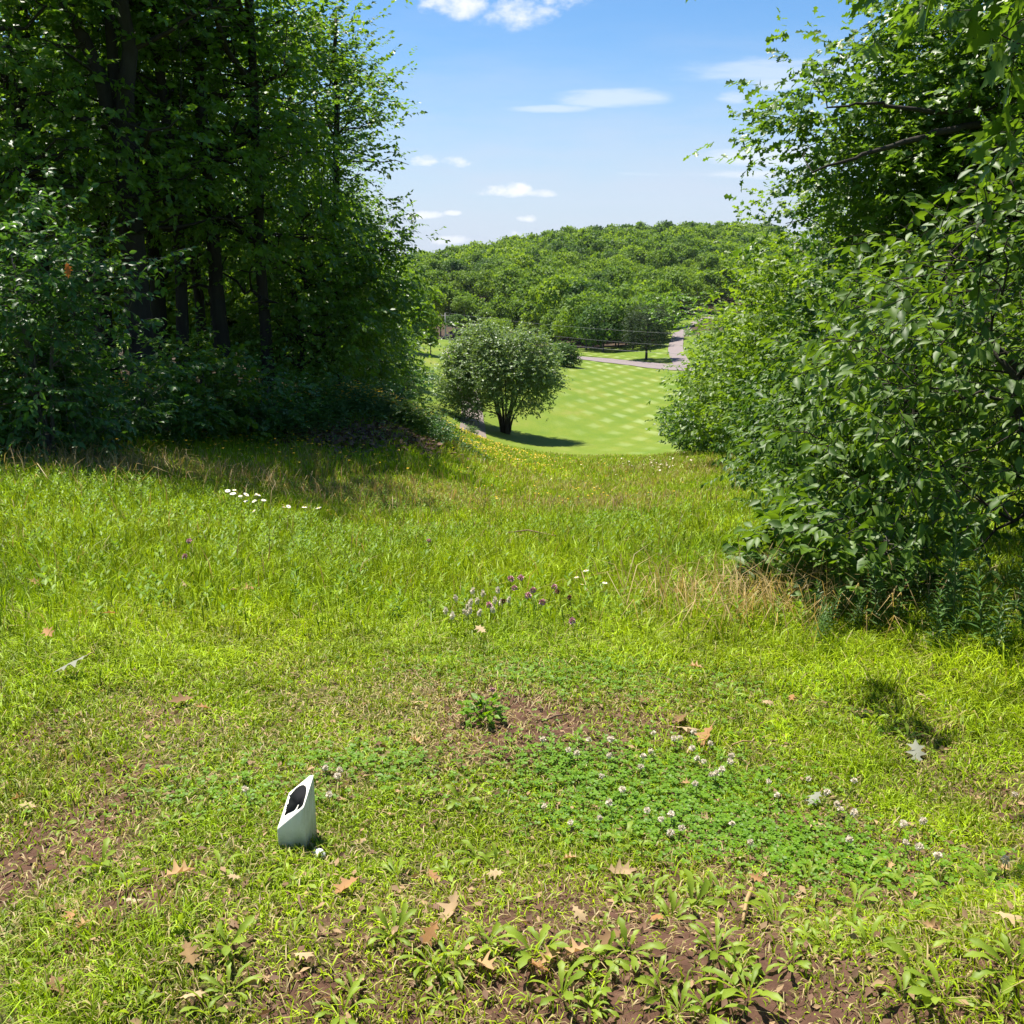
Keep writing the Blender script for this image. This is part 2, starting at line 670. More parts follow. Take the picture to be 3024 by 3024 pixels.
# ------------------------------------------------------------------ what grows where (world coordinates)
FX = [0, 1000, 1100, 1150, 1250, 1330, 1420, 1500, 1700, 1900, 2300, 3024]
FY = [1120, 1180, 1188, 1190, 1236, 1268, 1298, 1322, 1338, 1345, 1338, 1325]
SOIL = [((400, 2680), .16, .9), ((1350, 2960), .45, .8), ((2250, 2950), .5, .7), ((2800, 2950), .4, .7), ((250, 2760), .16, .7), ((60, 2560), .2, .5),
        ((1960, 2150), .17, .9), ((1500, 2120), .18, .8), ((1720, 2680), .2, .6), ((2420, 2800), .25, .6), ((700, 2950), .2, .35),
        ((1620, 2180), .3, .45), ((2700, 2800), .3, .5), ((300, 2840), .2, .4)]
SOIL = [(ground(*p)[:2], r, k) for p, r, k in SOIL]
DRY = [((1160, 1480), 1.6, .9), ((1300, 1460), 2.0, .6), ((1650, 1452), 2.2, .8), ((1720, 1500), 1.6, .8), ((1960, 1385), 3.0, .8), ((2080, 1398), 2.5, .8), ((1700, 1430), 3, .5),
       ((1900, 2060), .35, .35), ((1350, 2060), .45, .5), ((700, 2250), .4, .35), ((2050, 1480), 1.0, .4), ((1100, 1440), 2.0, .5), ((1700, 1345), 5, .6), ((2050, 1352), 5, .6),
       ((1250, 2130), .5, .5)]
DRY = [(ground(*p)[:2], r, k) for p, r, k in DRY]
CLOV = [(ground(*p)[:2], r) for p, r in (((1900, 2290), .30), ((1720, 2330), .24), ((2060, 2330), .26), ((1860, 2420), .26), ((2000, 2470), .24), ((2250, 2460), .24), ((2600, 2580), .28),
                                         ((1680, 2240), .16), ((2400, 2520), .2))]
WOODS = [(-30, 80), (-30, 14.5), (-11, 15), (-9, 17.5), (-6.5, 19.5), (-4.3, 20.5), (-3.6, 22.5), (-3.6, 30), (-5, 45), (-8, 70), (-9, 95), (-14, 120), (-70, 120)]


def spots(lst, x, y):
    s = np.zeros(len(x))
    for (cx, cy_), r, k in lst:
        s = np.maximum(s, k * np.exp(-((x - cx) ** 2 + (y - cy_) ** 2) / (2 * (r * .75) ** 2)))
    return s


def inside(poly, x, y):
    c = np.zeros(len(x), bool)
    n = len(poly)
    for i in range(n):
        (x0, y0), (x1, y1) = poly[i], poly[(i + 1) % n]
        if y0 == y1:
            continue
        t = ((y0 > y) != (y1 > y)) & (x < (x1 - x0) * (y - y0) / (y1 - y0) + x0)
        c ^= t
    return c


def soil_at(x, y):
    n = fbm(x * 2.3, y * 2.3, 31, 3)
    near = 1 - smooth(3.2, 4.6, np.hypot(x, y))
    s = spots(SOIL, x, y) * (0.55 + 0.9 * n) + near * smooth(.56, .72, fbm(x * 1.3, y * 1.3, 77, 3)) * .55
    bot = (1 - smooth(1.85, 2.6, y)) * smooth(-1.3, .1, x) * smooth(.33, .58, n) * .95
    return np.clip(np.maximum(s, bot), 0, 1)


def dry_at(x, y):
    n = fbm(x * .9, y * .9, 41, 3)
    return np.clip(spots(DRY, x, y) * (.5 + n) + smooth(.58, .8, fbm(x * .55, y * .55, 51, 3)) * .5, 0, 1)


# ------------------------------------------------------------------ the ground sheets
def polar(az, rr, dz=0.0):
    A, R = np.meshgrid(az, rr)
    x, y = (R * np.sin(A)).ravel(), (R * np.cos(A)).ravel()
    z = height(x, y) + dz
    V = np.stack([x, y, z], -1)
    nr, na = A.shape
    i = np.arange(nr - 1)[:, None] * na + np.arange(na - 1)[None]
    F = np.stack([i, i + 1, i + 1 + na, i + na], -1).reshape(-1, 4)[:, ::-1]
    return V, F


def ground_sheets():
    gm = ground_mat()
    front = np.linspace(-.72, .72, 420)
    back = np.linspace(.72, 2 * math.pi - .72, 110)[1:]
    az = np.concatenate([front, back])
    for name, r0, r1, n in (('meadow', .25, 175, 200), ('hill', 175, 1500, 90)):
        V, F = polar(az, np.exp(np.linspace(math.log(r0), math.log(r1), n)))
        if name == 'meadow':
            c = len(V)
            V = np.vstack([V, [[0, 0, hz(0, 0)]]])
            g = Geo()
            g.add(V, F.ravel(), np.full(len(F), 4))
            na = len(az)
            T = np.array([[i, c, i + 1] for i in range(na - 1)])
            g.add(np.zeros((0, 3)), T.ravel() - g.n, np.full(len(T), 3))
        else:
            g = Geo()
            g.add(V, F.ravel(), np.full(len(F), 4))
        me = g.mesh(name, [gm], True)
        x, y = V[:, 0], V[:, 1]
        zone = np.zeros((len(V), 4), np.float32)
        r = np.hypot(x, y)
        zone[:, 0] = soil_at(x, y)
        w = inside(WOODS, x, y) | (r > 205)
        zone[:, 1] = w * 1.0
        zone[:, 2] = smooth(5, 14, r)
        zone[:, 3] = 1
        a = me.attributes.new('zone', 'FLOAT_COLOR', 'POINT')
        a.data.foreach_set('color', zone.ravel())
        tag(link(name, me), kind='structure')


def strip(name, path, width, dz, mat, n=120):
    """a band draped on the ground along a line of world points"""
    P = np.array(path, float)[:, :2]
    seg = np.concatenate([[0], np.cumsum(np.hypot(*np.diff(P, axis=0).T))])
    s = np.linspace(0, seg[-1], n)
    k = np.stack([np.interp(s, seg, P[:, 0]), np.interp(s, seg, P[:, 1])], -1)
    for _ in range(6):
        k[1:-1] = (k[:-2] + 2 * k[1:-1] + k[2:]) / 4
    t = np.gradient(k, axis=0)
    t /= np.hypot(t[:, 0], t[:, 1])[:, None]
    nrm = np.stack([t[:, 1], -t[:, 0]], -1)
    w = np.linspace(-.5, .5, 7)
    wob = 1 + .06 * (vnoise(s * .3, s * 0, 3) - .5)
    V = k[:, None, :] + nrm[:, None, :] * (w[None, :, None] * width * wob[:, None, None])
    V = V.reshape(-1, 2)
    z = height(V[:, 0], V[:, 1]) + dz
    V = np.column_stack([V, z])
    i = np.arange(n - 1)[:, None] * 7 + np.arange(6)[None]
    F = np.stack([i, i + 1, i + 8, i + 7], -1).reshape(-1, 4)
    g = Geo()
    g.add(V, F.ravel(), np.full(len(F), 4))
    return tag(g.build(name, [mat], smooth=True), kind='structure')


def setting():
    ground_sheets()
    # the mown fairway from the meadow's edge to the road
    az = np.linspace(-.20, .50, 150)
    Xs = 1512 + np.tan(az) * FPX * 1.0
    near = np.array([ground(X, np.interp(X, FX, FY))[1] for X in Xs])
    roadX = [1100, 1330, 1700, 2000, 2300, 3100]
    roadY = [1000, 1012, 1061, 1092, 1098, 1090]
    far = np.array([ground(X, np.interp(X, roadX, roadY))[1] for X in Xs])
    near = np.where(Xs < 1500, 62.0, near)
    near[1:-1] = (near[:-2] + near[1:-1] + near[2:]) / 3
    near = near - 7
    near = np.minimum(near, far - 5)
    t = np.linspace(0, 1, 90)
    Y = near[None] * (far / near)[None] ** t[:, None]
    X = Y * np.tan(az)[None]
    V = np.stack([X.ravel(), Y.ravel(), height(X.ravel(), Y.ravel()) + .05], -1)
    n = len(az)
    i = np.arange(len(t) - 1)[:, None] * n + np.arange(n - 1)[None]
    F = np.stack([i, i + 1, i + n + 1, i + n], -1).reshape(-1, 4)
    g = Geo()
    g.add(V, F.ravel(), np.full(len(F), 4))
    mown = mown_mat()
    tag(g.build('fairway', [mown], smooth=True), kind='structure')
    rm = road_mat('pinkish_asphalt', (.155, .125, .12), (.23, .19, .185))
    pm = road_mat('path_dirt', (.14, .105, .088), (.23, .18, .15))
    road = [ground(*p) for p in ((1150, 978), (1340, 1004), (1500, 1028), (1700, 1056), (1900, 1078), (2030, 1090))]
    road = [q[:2] for q in road]
    road = [(road[0][0] - 60, road[0][1] + 40)] + road + [(75, 122), (130, 100)]
    strip('road', road, 7.0, .12, rm, 160)
    strip('side_road', [ground(*p) for p in ((2020, 1086), (2004, 1062), (1994, 1035), (1998, 1005), (2020, 975), (2060, 950), (2110, 935))], 2.7, .16, rm, 90)
    strip('gravel_path', [ground(*p) for p in ((1394, 1292), (1397, 1250), (1394, 1210), (1385, 1170), (1372, 1130), (1350, 1085), (1335, 1030))], 1.9, .09, pm, 90)
    # the grass strip beside the side road and the verges of the road
    g = Geo()
    edge = [ground(*p) for p in ((1560, 1030), (1700, 1047), (1880, 1068), (1960, 1080), (2000, 1081), (2000, 1062), (1988, 1035), (1990, 1005), (2012, 975), (2050, 950), (2100, 930))]
    inner = [ground(*p) for p in ((1560, 1018), (1700, 1034), (1850, 1052), (1900, 1058), (1935, 1050), (1940, 1030), (1942, 1010), (1945, 992), (1975, 968), (2015, 948), (2060, 925))]
    A, B = np.array(edge)[:, :2], np.array(inner)[:, :2]
    ts = np.linspace(0, len(A) - 1, 60)
    ii = np.arange(len(A))
    A = np.stack([np.interp(ts, ii, A[:, 0]), np.interp(ts, ii, A[:, 1])], -1)
    B = np.stack([np.interp(ts, ii, B[:, 0]), np.interp(ts, ii, B[:, 1])], -1)
    w = np.linspace(0, 1, 10)
    V = (A[:, None] * (1 - w)[None, :, None] + B[:, None] * w[None, :, None]).reshape(-1, 2)
    V = np.column_stack([V, height(V[:, 0], V[:, 1]) + .07])
    i = np.arange(59)[:, None] * 10 + np.arange(9)[None]
    F = np.stack([i, i + 1, i + 11, i + 10], -1).reshape(-1, 4)
    g.add(V, F.ravel(), np.full(len(F), 4))
    tag(g.build('verge', [mown], smooth=True), kind='structure')


setting()

# ------------------------------------------------------------------ building blocks for plants
def leaf_template(kind):
    if kind == 'simple':        # two halves folded along the midrib
        V = [(0, 0, 0), (-.26, .42, .05), (0, .5, -.03), (.26, .42, .05), (0, 1, -.08)]
        F = [(0, 2, 4, 1), (0, 3, 4, 2)]
    elif kind == 'spiky':       # pointed lobes of an oak leaf, seen at middle distance
        V = [(0, 0, 0), (-.10, .3, .02), (-.36, .42, .05), (-.12, .58, .02), (-.28, .82, .04), (0, 1.05, -.06),
             (.28, .82, .04), (.12, .58, .02), (.36, .42, .05), (.10, .3, .02), (0, .55, -.03)]
        F = [(0, 10, 2, 1), (10, 3, 2), (10, 5, 4, 3), (0, 9, 8, 10), (10, 8, 7), (10, 7, 6, 5)]
    elif kind == 'ovate':
        V = [(0, 0, 0), (-.17, .16, .05), (-.29, .42, .08), (-.21, .72, .03), (0, 1.06, -.16), (.21, .72, .03), (.29, .42, .08), (.17, .16, .05),
             (0, .2, -.01), (0, .45, -.02), (0, .75, -.06)]
        F = [(0, 8, 1), (1, 8, 9, 2), (2, 9, 10, 3), (3, 10, 4), (0, 7, 8), (7, 6, 9, 8), (6, 5, 10, 9), (5, 4, 10)]
    elif kind == 'oak':
        out = [(.03, 0), (.05, .12), (.20, .20), (.10, .30), (.13, .36), (.37, .52), (.15, .56), (.15, .64), (.31, .84), (.10, .82), (0, 1.08)]
        mid = [(0, 0, 0), (0, .3, -.03), (0, .58, -.06), (0, .82, -.09)]
        V = list(mid)
        F = []
        for s in (-1, 1):
            b = len(V)
            V += [(s * x, y, .10 * abs(x) - .13 * y * y) for x, y in out]
            f = [(0, 1, b + 3, b + 2, b + 1, b), (1, 2, b + 6, b + 5, b + 4, b + 3), (2, 3, b + 9, b + 8, b + 7, b + 6), (3, b + 10, b + 9)]
            F += [q if s < 0 else q[::-1] for q in f]
    elif kind == 'lance':
        V = [(0, 0, 0), (-.08, .3, .02), (0, .35, -.01), (.08, .3, .02), (-.06, .7, -.03), (0, .72, -.06), (.06, .7, -.03), (0, 1, -.18)]
        F = [(0, 2, 1), (0, 3, 2), (1, 2, 5, 4), (2, 3, 6, 5), (4, 5, 7), (5, 6, 7)]
    elif kind == 'weed':        # long toothed leaf that rises and droops
        y = np.array([0, .15, .35, .5, .62, .78, .9, 1.0])
        w = np.array([.012, .022, .05, .085, .062, .10, .058, .0])
        z = .42 * np.sin(y * 2.0) - .12 * y * y
        V, F = [], []
        for k in range(8):
            V += [(-w[k], y[k], z[k] + .03), (0, y[k], z[k]), (w[k], y[k], z[k] + .03)]
        for k in range(7):
            a = 3 * k
            F += [(a, a + 1, a + 4, a + 3), (a + 1, a + 2, a + 5, a + 4)]
    elif kind == 'card':
        V = [(-.5, 0, 0), (.5, .1, 0), (.4, 1, .1), (-.4, .9, -.1)]
        F = [(0, 1, 2, 3)]
    elif kind == 'round':       # clover leaflet
        V = [(0, 0, 0), (-.34, .5, .06), (-.2, .95, .02), (0, .86, -.02), (.2, .95, .02), (.34, .5, .06)]
        F = [(0, 3, 2, 1), (0, 5, 4, 3)]
    return np.array(V, float), F


TPL = {k: leaf_template(k) for k in ('simple', 'spiky', 'ovate', 'oak', 'lance', 'weed', 'card', 'round')}


def unit(v):
    return v / np.maximum(np.linalg.norm(v, axis=-1, keepdims=True), 1e-9)


def put(geo, kind, P, axis, normal, size, mat=0, tint=None, wide=1.0):
    """copies of a leaf shape: base points, direction of the tip, face direction, length"""
    V, F = TPL[kind]
    n = len(P)
    a = unit(axis)
    nn = unit(normal - (normal * a).sum(-1, keepdims=True) * a)
    s = np.cross(a, nn)
    R = np.stack([s * wide, a, nn], -1) * np.asarray(size).reshape(-1, 1, 1)
    W = np.einsum('nij,kj->nki', R, V) + P[:, None, :]
    lp = np.array([i for f in F for i in f])
    tot = np.array([len(f) for f in F])
    L = (lp[None] + (np.arange(n) * len(V))[:, None]).ravel()
    if tint is None:
        tint = np.random.rand(n)
    tint = np.asarray(tint)
    geo.add(W.reshape(-1, 3), L, np.tile(tot, n), mat, np.repeat(tint, len(F), axis=0))


def tube(geo, pts, r, sides=6, mat=0):
    P = np.asarray(pts, float)
    r = np.broadcast_to(np.asarray(r, float), (len(P),))
    t = unit(np.gradient(P, axis=0))
    ref = np.where(np.abs(t[:, 2:3]) > .9, [[1., 0, 0]], [[0, 0, 1.]])
    u = unit(np.cross(t, ref))
    v = np.cross(t, u)
    a = np.linspace(0, 2 * math.pi, sides, endpoint=False)
    V = P[:, None] + r[:, None, None] * (np.cos(a)[None, :, None] * u[:, None] + np.sin(a)[None, :, None] * v[:, None])
    n = len(P)
    i = np.arange(n - 1)[:, None] * sides + np.arange(sides)[None]
    j = np.arange(n - 1)[:, None] * sides + (np.arange(sides)[None] + 1) % sides
    F = np.stack([i, j, j + sides, i + sides], -1).reshape(-1, 4)
    geo.add(V.reshape(-1, 3), F.ravel(), np.full(len(F), 4), mat)
    geo.add(np.zeros((0, 3)), np.arange((n - 1) * sides, n * sides) - len(P) * sides, [sides], mat)


def curve(a, b, bend, n, rng, jit=0.0):
    a, b = np.asarray(a, float), np.asarray(b, float)
    m = (a + b) / 2 + bend
    t = np.linspace(0, 1, n)[:, None]
    p = (1 - t) ** 2 * a + 2 * t * (1 - t) * m + t * t * b
    if jit:
        j = rng.normal(0, jit, p.shape)
        j[0] = j[-1] = 0
        p = p + j
    return p


class Tree:
    """a trunk with limbs reaching leaf clusters inside given volumes"""
    def __init__(self, seed, sides=7):
        self.rng = np.random.default_rng(seed)
        self.wood = Geo()
        self.leaf = Geo()
        self.sp, self.sr = [], []
        self.sides = sides

    def trunk(self, pts, r0, r1, flare=1.35, n=14, wob=.03):
        P = np.array(pts, float)
        s = np.linspace(0, len(P) - 1, n)
        k = np.stack([np.interp(s, np.arange(len(P)), P[:, i]) for i in range(3)], -1)
        for _ in range(2):
            k[1:-1] = (k[:-2] + 2 * k[1:-1] + k[2:]) / 4
        k[1:-1, :2] += self.rng.normal(0, wob, (n - 2, 2))
        r = np.linspace(r0, r1, n)
        r[0] *= flare
        r[1] *= 1 + (flare - 1) * .25
        tube(self.wood, k, r, self.sides + 2)
        self.sp.append(k[2:])
        self.sr.append(r[2:])
        return k, r

    def limbs(self, C, nprim, rp=.45, rmin=.012, jit=.06, drop=.25, sides=5, rise=None):
        rng = self.rng
        C = np.asarray(C, float)
        order = rng.permutation(len(C))
        for idx, ci in enumerate(order):
            c = C[ci]
            S, R = np.concatenate(self.sp), np.concatenate(self.sr)
            d = c - S
            hor = np.hypot(d[:, 0], d[:, 1])
            cost = np.linalg.norm(d, axis=1) + np.where(d[:, 2] < -.1, 3.0 * -d[:, 2], 0) + np.maximum(.25 * hor - d[:, 2], 0) * (1.2 if rise is None else rise)
            if idx < nprim:
                base = len(self.sp[0])
                cost[base * self.ntr:] += 50 if self.ntr == 1 else 0
            k = int(np.argmin(cost))
            a = S[k]
            ln = np.linalg.norm(c - a)
            r0 = min(R[k] * .8, max(rmin * 1.3, R[k] * rp, ln * .012))
            n = 7 if idx < nprim else 4
            p = curve(a, c, np.array([0, 0, drop * ln * .35]), n, rng, jit * min(ln, 1.5) * .5)
            rr = np.linspace(r0, rmin * .5, n)
            tube(self.wood, p, rr, sides if idx < nprim else 4)
            self.sp.append(p[1:])
            self.sr.append(rr[1:])
    ntr = 1

    def sprays(self, C, per, length, nleaf, size, kind='simple', flat=.25, cr=.3, ang=.9, droop=.25, up=.8, twig=.0, wide=1.0, tint_c=.5, centre=None, mat=0, paired=False):
        rng = self.rng
        C = np.asarray(C, float)
        n = len(C) * per
        S = np.repeat(C, per, 0) + rng.normal(0, 1, (n, 3)) * np.array([cr, cr, cr * flat * 1.6])
        cc = C.mean(0) if centre is None else np.asarray(centre, float)
        outw = unit((np.repeat(C, per, 0) - cc) * np.array([1, 1, .35]))
        D = outw * .8 + rng.normal(0, 1, (n, 3)) * np.array([.8, .8, flat * 1.3])
        D[:, 2] -= droop * .5
        D = unit(D)
        L = length * rng.uniform(.6, 1.25, n)
        tc = np.repeat(rng.random(len(C)), per)
        if twig:
            for q in range(n):
                e = S[q] + D[q] * L[q]
                tube(self.wood, [S[q], (S[q] + e) / 2 + [0, 0, .03 * L[q]], e], [twig, twig * .7, twig * .3], 3)
        t = np.linspace(.12, 1.0, nleaf)[None] + rng.uniform(-.04, .04, (n, nleaf))
        P = S[:, None] + D[:, None] * (L[:, None, None] * t[:, :, None])
        side0 = unit(np.cross(D, [0, 0, 1.0]))
        sg = np.where(np.arange(nleaf) % 2, 1.0, -1.0)[None, :, None] * np.ones((n, 1, 1))
        A = D[:, None] * math.cos(ang) + side0[:, None] * sg * math.sin(ang) + rng.normal(0, .28, (n, nleaf, 3))
        A[:, -1] = D + rng.normal(0, .15, (n, 3))
        A[..., 2] -= droop * (.5 + rng.random((n, nleaf)))
        Nn = rng.normal(0, .55, (n, nleaf, 3))
        Nn[..., 2] += up
        Nn += outw[:, None] * .25
        sz = size * rng.uniform(.65, 1.2, (n, nleaf))
        tint = np.clip(tint_c * tc[:, None] + (1 - tint_c) * rng.random((n, nleaf)), 0, 1)
        put(self.leaf, kind, P.reshape(-1, 3), A.reshape(-1, 3), Nn.reshape(-1, 3), sz.ravel(), mat, tint.ravel(), wide)

    def finish(self, name, loc, bark, leafm, label, cat='tree', group=None, rz=0.0, parts=('trunk', 'crown')):
        e = empty(name, loc, rz)
        self.wood.build(parts[0], [bark], e, True)
        self.leaf.build(parts[1], leafm if isinstance(leafm, list) else [leafm], e)
        return tag(e, label, cat, group)


def blobs(rng, vols, n, shell=.55, flat_bottom=None):
    """cluster centres inside ellipsoids (cx, cy, cz, rx, ry, rz[, weight])"""
    w = np.array([(v[6] if len(v) > 6 else v[3] * v[4] * v[5]) for v in vols], float)
    k = rng.choice(len(vols), n, p=w / w.sum())
    d = unit(rng.normal(0, 1, (n, 3)))
    r = (shell ** 3 + (1 - shell ** 3) * rng.random(n)) ** (1 / 3)
    r *= 1 + rng.normal(0, .06, n)
    V = np.array([v[:6] for v in vols])[k]
    C = V[:, :3] + d * r[:, None] * V[:, 3:6]
    return C


# ------------------------------------------------------------------ the lone tree on the fairway
def lone_tree():
    g = ground(1492, 1281)
    t = Tree(11)
    rng = t.rng
    k = g[1] / FPX * 1.02
    W, H = 358 * k, 312 * k
    t.ntr = 0
    for i, (ax, ay, rr) in enumerate(((-.30, .05, .24), (.16, -.1, .23), (.27, .12, .19), (-.10, .2, .19), (.06, -.22, .17), (-.2, -.2, .15), (.42, -.1, .14))):
        rr *= .72
        base = (ax * .55, ay * .6, -.15)
        top = (ax * 5.5 + rng.normal(0, .2), ay * 6 + rng.normal(0, .3), H * rng.uniform(.5, .62))
        mid = (ax * 1.7, ay * 1.6, H * .2)
        t.trunk([base, mid, top], rr, rr * .4, 1.25, 10, .02)
        t.ntr += 1
    vols = [(-.05 * W, 0, .55 * H, .40 * W, .42 * W, .40 * H), (-.16 * W, 0, .70 * H, .25 * W, .30 * W, .31 * H), (.20 * W, 0, .62 * H, .27 * W, .30 * W, .31 * H),
            (.28 * W, .02 * W, .45 * H, .20 * W, .25 * W, .22 * H), (-.34 * W, 0, .48 * H, .18 * W, .25 * W, .25 * H), (-.27 * W, -.05 * W, .30 * H, .16 * W, .2 * W, .13 * H),
            (0, -.2 * W, .5 * H, .3 * W, .2 * W, .3 * H)]
    C = blobs(rng, vols, 760, .62) - [.035 * W, 0, 0]
    hor = np.hypot(C[:, 0], C[:, 1])
    C = C[(C[:, 2] > .20 * H + .0 * hor) & ((hor > .25 * W) | (C[:, 2] > .45 * H))]
    t.limbs(C, 60, .45, .016, .08, .3)
    t.sprays(C, 13, .55, 7, .20, 'simple', flat=.7, cr=.36, droop=.15, up=.9, wide=1.25, tint_c=.3, centre=(0, 0, .3 * H))
    return t.finish('lone_tree', g, BARK, GREY_LEAF, 'broad grey-green tree with several stems standing alone on the mown fairway')


lone_tree()


# ------------------------------------------------------------------ far woods on the hill
def hill_mesh(seed, H, W, n_lobe, per, card, conifer=False):
    rng = np.random.default_rng(seed)
    g = Geo()
    tube(g, [(0, 0, -.5), (.05, 0, H * .35), (.1, .05, H * .7)], [.20, .15, .07], 5, 1)
    if conifer:
        z = rng.uniform(.22, 1, n_lobe * per)
        rr = W * .5 * (1.05 - z) ** .75 * np.sqrt(rng.uniform(.25, 1, len(z)))
        a = rng.uniform(0, 2 * math.pi, len(z))
        P = np.stack([rr * np.cos(a), rr * np.sin(a), z * H], -1)
        A = np.stack([np.cos(a), np.sin(a), -.25 + 0 * a], -1) + rng.normal(0, .3, P.shape)
        put(g, 'card', P, A, rng.normal(0, .4, P.shape) + [0, 0, 1], card * rng.uniform(.6, 1.3, len(P)), 0, rng.random(len(P)), .7)
        return g
    d = unit(rng.normal(0, 1, (n_lobe, 3)) + [0, 0, .25])
    R = W * .5
    Cz = H - R * .95
    lr = R * rng.uniform(.30, .52, n_lobe)
    C = np.stack([d[:, 0] * R * .68, d[:, 1] * R * .68, Cz + d[:, 2] * np.where(d[:, 2] > 0, R * .62, (Cz - H * .22) * .8)], -1)
    tl = rng.random(n_lobe)
    for c, r, tt in zip(C, lr, tl):
        q = unit(rng.normal(0, 1, (per, 3)) + [0, 0, .35])
        P = c + q * r * rng.uniform(.72, 1.08, (per, 1)) * [1, 1, .8]
        A = rng.normal(0, .8, (per, 3)) + q * .2
        put(g, 'card', P, A, q + rng.normal(0, .25, (per, 3)) + [0, 0, .3], card * rng.uniform(.5, 1.3, per), 0, np.clip(.55 * tt + .45 * rng.random(per), 0, 1), .8)
    return g


def crosses(P):
    X, Y, d = project(P)
    return X, Y


CLEAR = [(1560, 1092), (1560, 1040), (1700, 1046), (1870, 1066), (1925, 1060), (1940, 1030), (1942, 1000), (1950, 988), (1985, 960), (2040, 935), (2130, 915), (2180, 930), (2130, 990),
         (2060, 1030), (2060, 1100)]
ROCKX = (1290, 1520)


def far_woods():
    rng = np.random.default_rng(5)
    forms = [hill_mesh(100 + i, H, W, nl, per, .50) for i, (H, W, nl, per) in enumerate(
        ((11.5, 10.5, 19, 175), (12.8, 9.5, 17, 185), (10.2, 11.0, 20, 170), (12.2, 8.4, 15, 190), (11.0, 9.4, 17, 180)))]
    cone = hill_mesh(120, 13, 5.0, 12, 110, .75, True)
    lite = [hill_mesh(140 + i, H, W, 14, 60, .80) for i, (H, W) in enumerate(((11.5, 10.5), (12.5, 9.5), (10.5, 11)))]
    mats = {'g': FAR_A, 'd': FAR_B, 'y': FAR_C, 'p': PINE_LEAF}
    meshes = {}
    for m in 'gdy':
        for i, f in enumerate(forms):
            meshes[m, i] = f.mesh('hill_tree', [mats[m], BARK_GREY])
    meshes['p', 0] = cone.mesh('hill_pine', [PINE_LEAF, BARK_GREY])
    # places: a loose grid that opens out with distance
    pts = []
    y = 190.0
    while y < 1150:
        st = 6.5 + (y - 190) * .006
        x0, x1 = -.22 * y, .64 * y
        for x in np.arange(x0, x1, st):
            pts.append((x + rng.uniform(-.4, .4) * st, y + rng.uniform(-.4, .4) * st))
        y += st * .95
    pts = np.array(pts)
    z = height(pts[:, 0], pts[:, 1])
    X, Y, d = project(np.column_stack([pts, z]))
    ok = ~inside(CLEAR, X, Y) & (X > 900) & (X < 3300)
    # the wood's front edge follows the road
    ex = np.array([1080, 1300, 1400, 1500, 1600, 1700, 1850, 1930, 1950, 2040, 2120, 2600])
    ey = np.array([960, 958, 972, 992, 1020, 1034, 1048, 1052, 990, 938, 910, 910])
    ok &= Y < np.interp(X, ex, ey)
    ok &= ~((X > 1290) & (X < 1490) & (Y > 905))
    pts, z, X, Y, d = pts[ok], z[ok], X[ok], Y[ok], d[ok]
    top = Y - 11.5 * FPX / d
    # what a line of sight from the camera can meet: keep trees that rise over those in front
    order = np.argsort(d)
    bins = np.full(400, 5000.0)
    vis = np.zeros(len(d))
    for i in order:
        hw = 4.0 * FPX / d[i]
        b0, b1 = int((X[i] - hw - 1000) / 5), int((X[i] + hw - 1000) / 5)
        b0, b1 = max(b0, 0), min(max(b1, b0 + 1), 399)
        if b1 <= b0:
            continue
        seg = bins[b0:b1]
        vis[i] = np.clip(seg - top[i], 0, 11.5 * FPX / d[i]).mean() * 2 * hw
        bins[b0:b1] = np.minimum(seg, top[i] + 1.5 * FPX / d[i])
    infr = (X > 1190) & (X < 2300)
    sc_ = np.where(infr, vis, vis * .05) + 3.0 * (d < 230) * infr
    rank = np.argsort(-sc_)
    single = set(rank[:290].tolist())
    far = Geo()
    cnt = 0
    names = {'g': ('hill_tree', 'mid-green round-crowned tree in the wood on the far hillside'),
             'd': ('hill_tree', 'dark green round-crowned tree in the wood on the far hillside'),
             'y': ('hill_tree', 'bright yellow-green tree in the wood on the far hillside'),
             'p': ('hill_pine', 'dark pointed conifer in the wood on the far hillside')}
    patch = fbm(pts[:, 0] / 60, pts[:, 1] / 60, 8, 2)
    for i in range(len(d)):
        u = rng.random() * .55 + patch[i] * .55
        m = 'y' if u > .66 else ('d' if u < .36 else 'g')
        if rng.random() < .012:
            m = 'p'
        s = rng.choice([.78, .9, 1.0, 1.1, 1.25]) * rng.uniform(.93, 1.07) * (0.85 if d[i] < 215 else 1)
        rz = rng.uniform(0, 6.28)
        if i in single:
            me = meshes[m, 0 if m == 'p' else int(rng.integers(5))]
            nm, lb = names[m]
            o = link(nm, me)
            o.location = (*pts[i], z[i] - .3)
            o.rotation_euler = (0, 0, rz)
            o.scale = (s * rng.uniform(.9, 1.1), s, s)
            tag(o, lb, 'tree', {'g': 'mid-green trees on the far hill', 'd': 'dark green trees on the far hill', 'y': 'yellow-green trees on the far hill', 'p': 'conifers on the far hill'}[m])
        elif (infr[i] and (vis[i] > 1.0 or rng.random() < .2)) or (not infr[i] and d[i] < 480 and rng.random() < .3):
            f = lite[int(rng.integers(3))]
            c, sn = math.cos(rz) * s, math.sin(rz) * s
            R = np.array([[c, -sn, 0], [sn, c, 0], [0, 0, s]])
            mi = {'g': 0, 'd': 1, 'y': 2, 'p': 1}[m]
            for V, Lp, T, A in zip(f.V, f.L, f.T, f.A):
                pass
            V = np.concatenate(f.V) @ R.T + [pts[i, 0], pts[i, 1], z[i] - .3]
            far.add(V, np.concatenate(f.L), np.concatenate(f.T), np.where(np.concatenate(f.M) == 0, mi, 3), np.concatenate(f.A))
            cnt += 1
    tag(far.build('far_woods', [FAR_A, FAR_B, FAR_C, BARK_GREY]), 'continuous leafy wood covering the far hill', 'woods', kind='stuff')
    print('hill trees', len(d), 'stuff', cnt)
    return meshes, forms


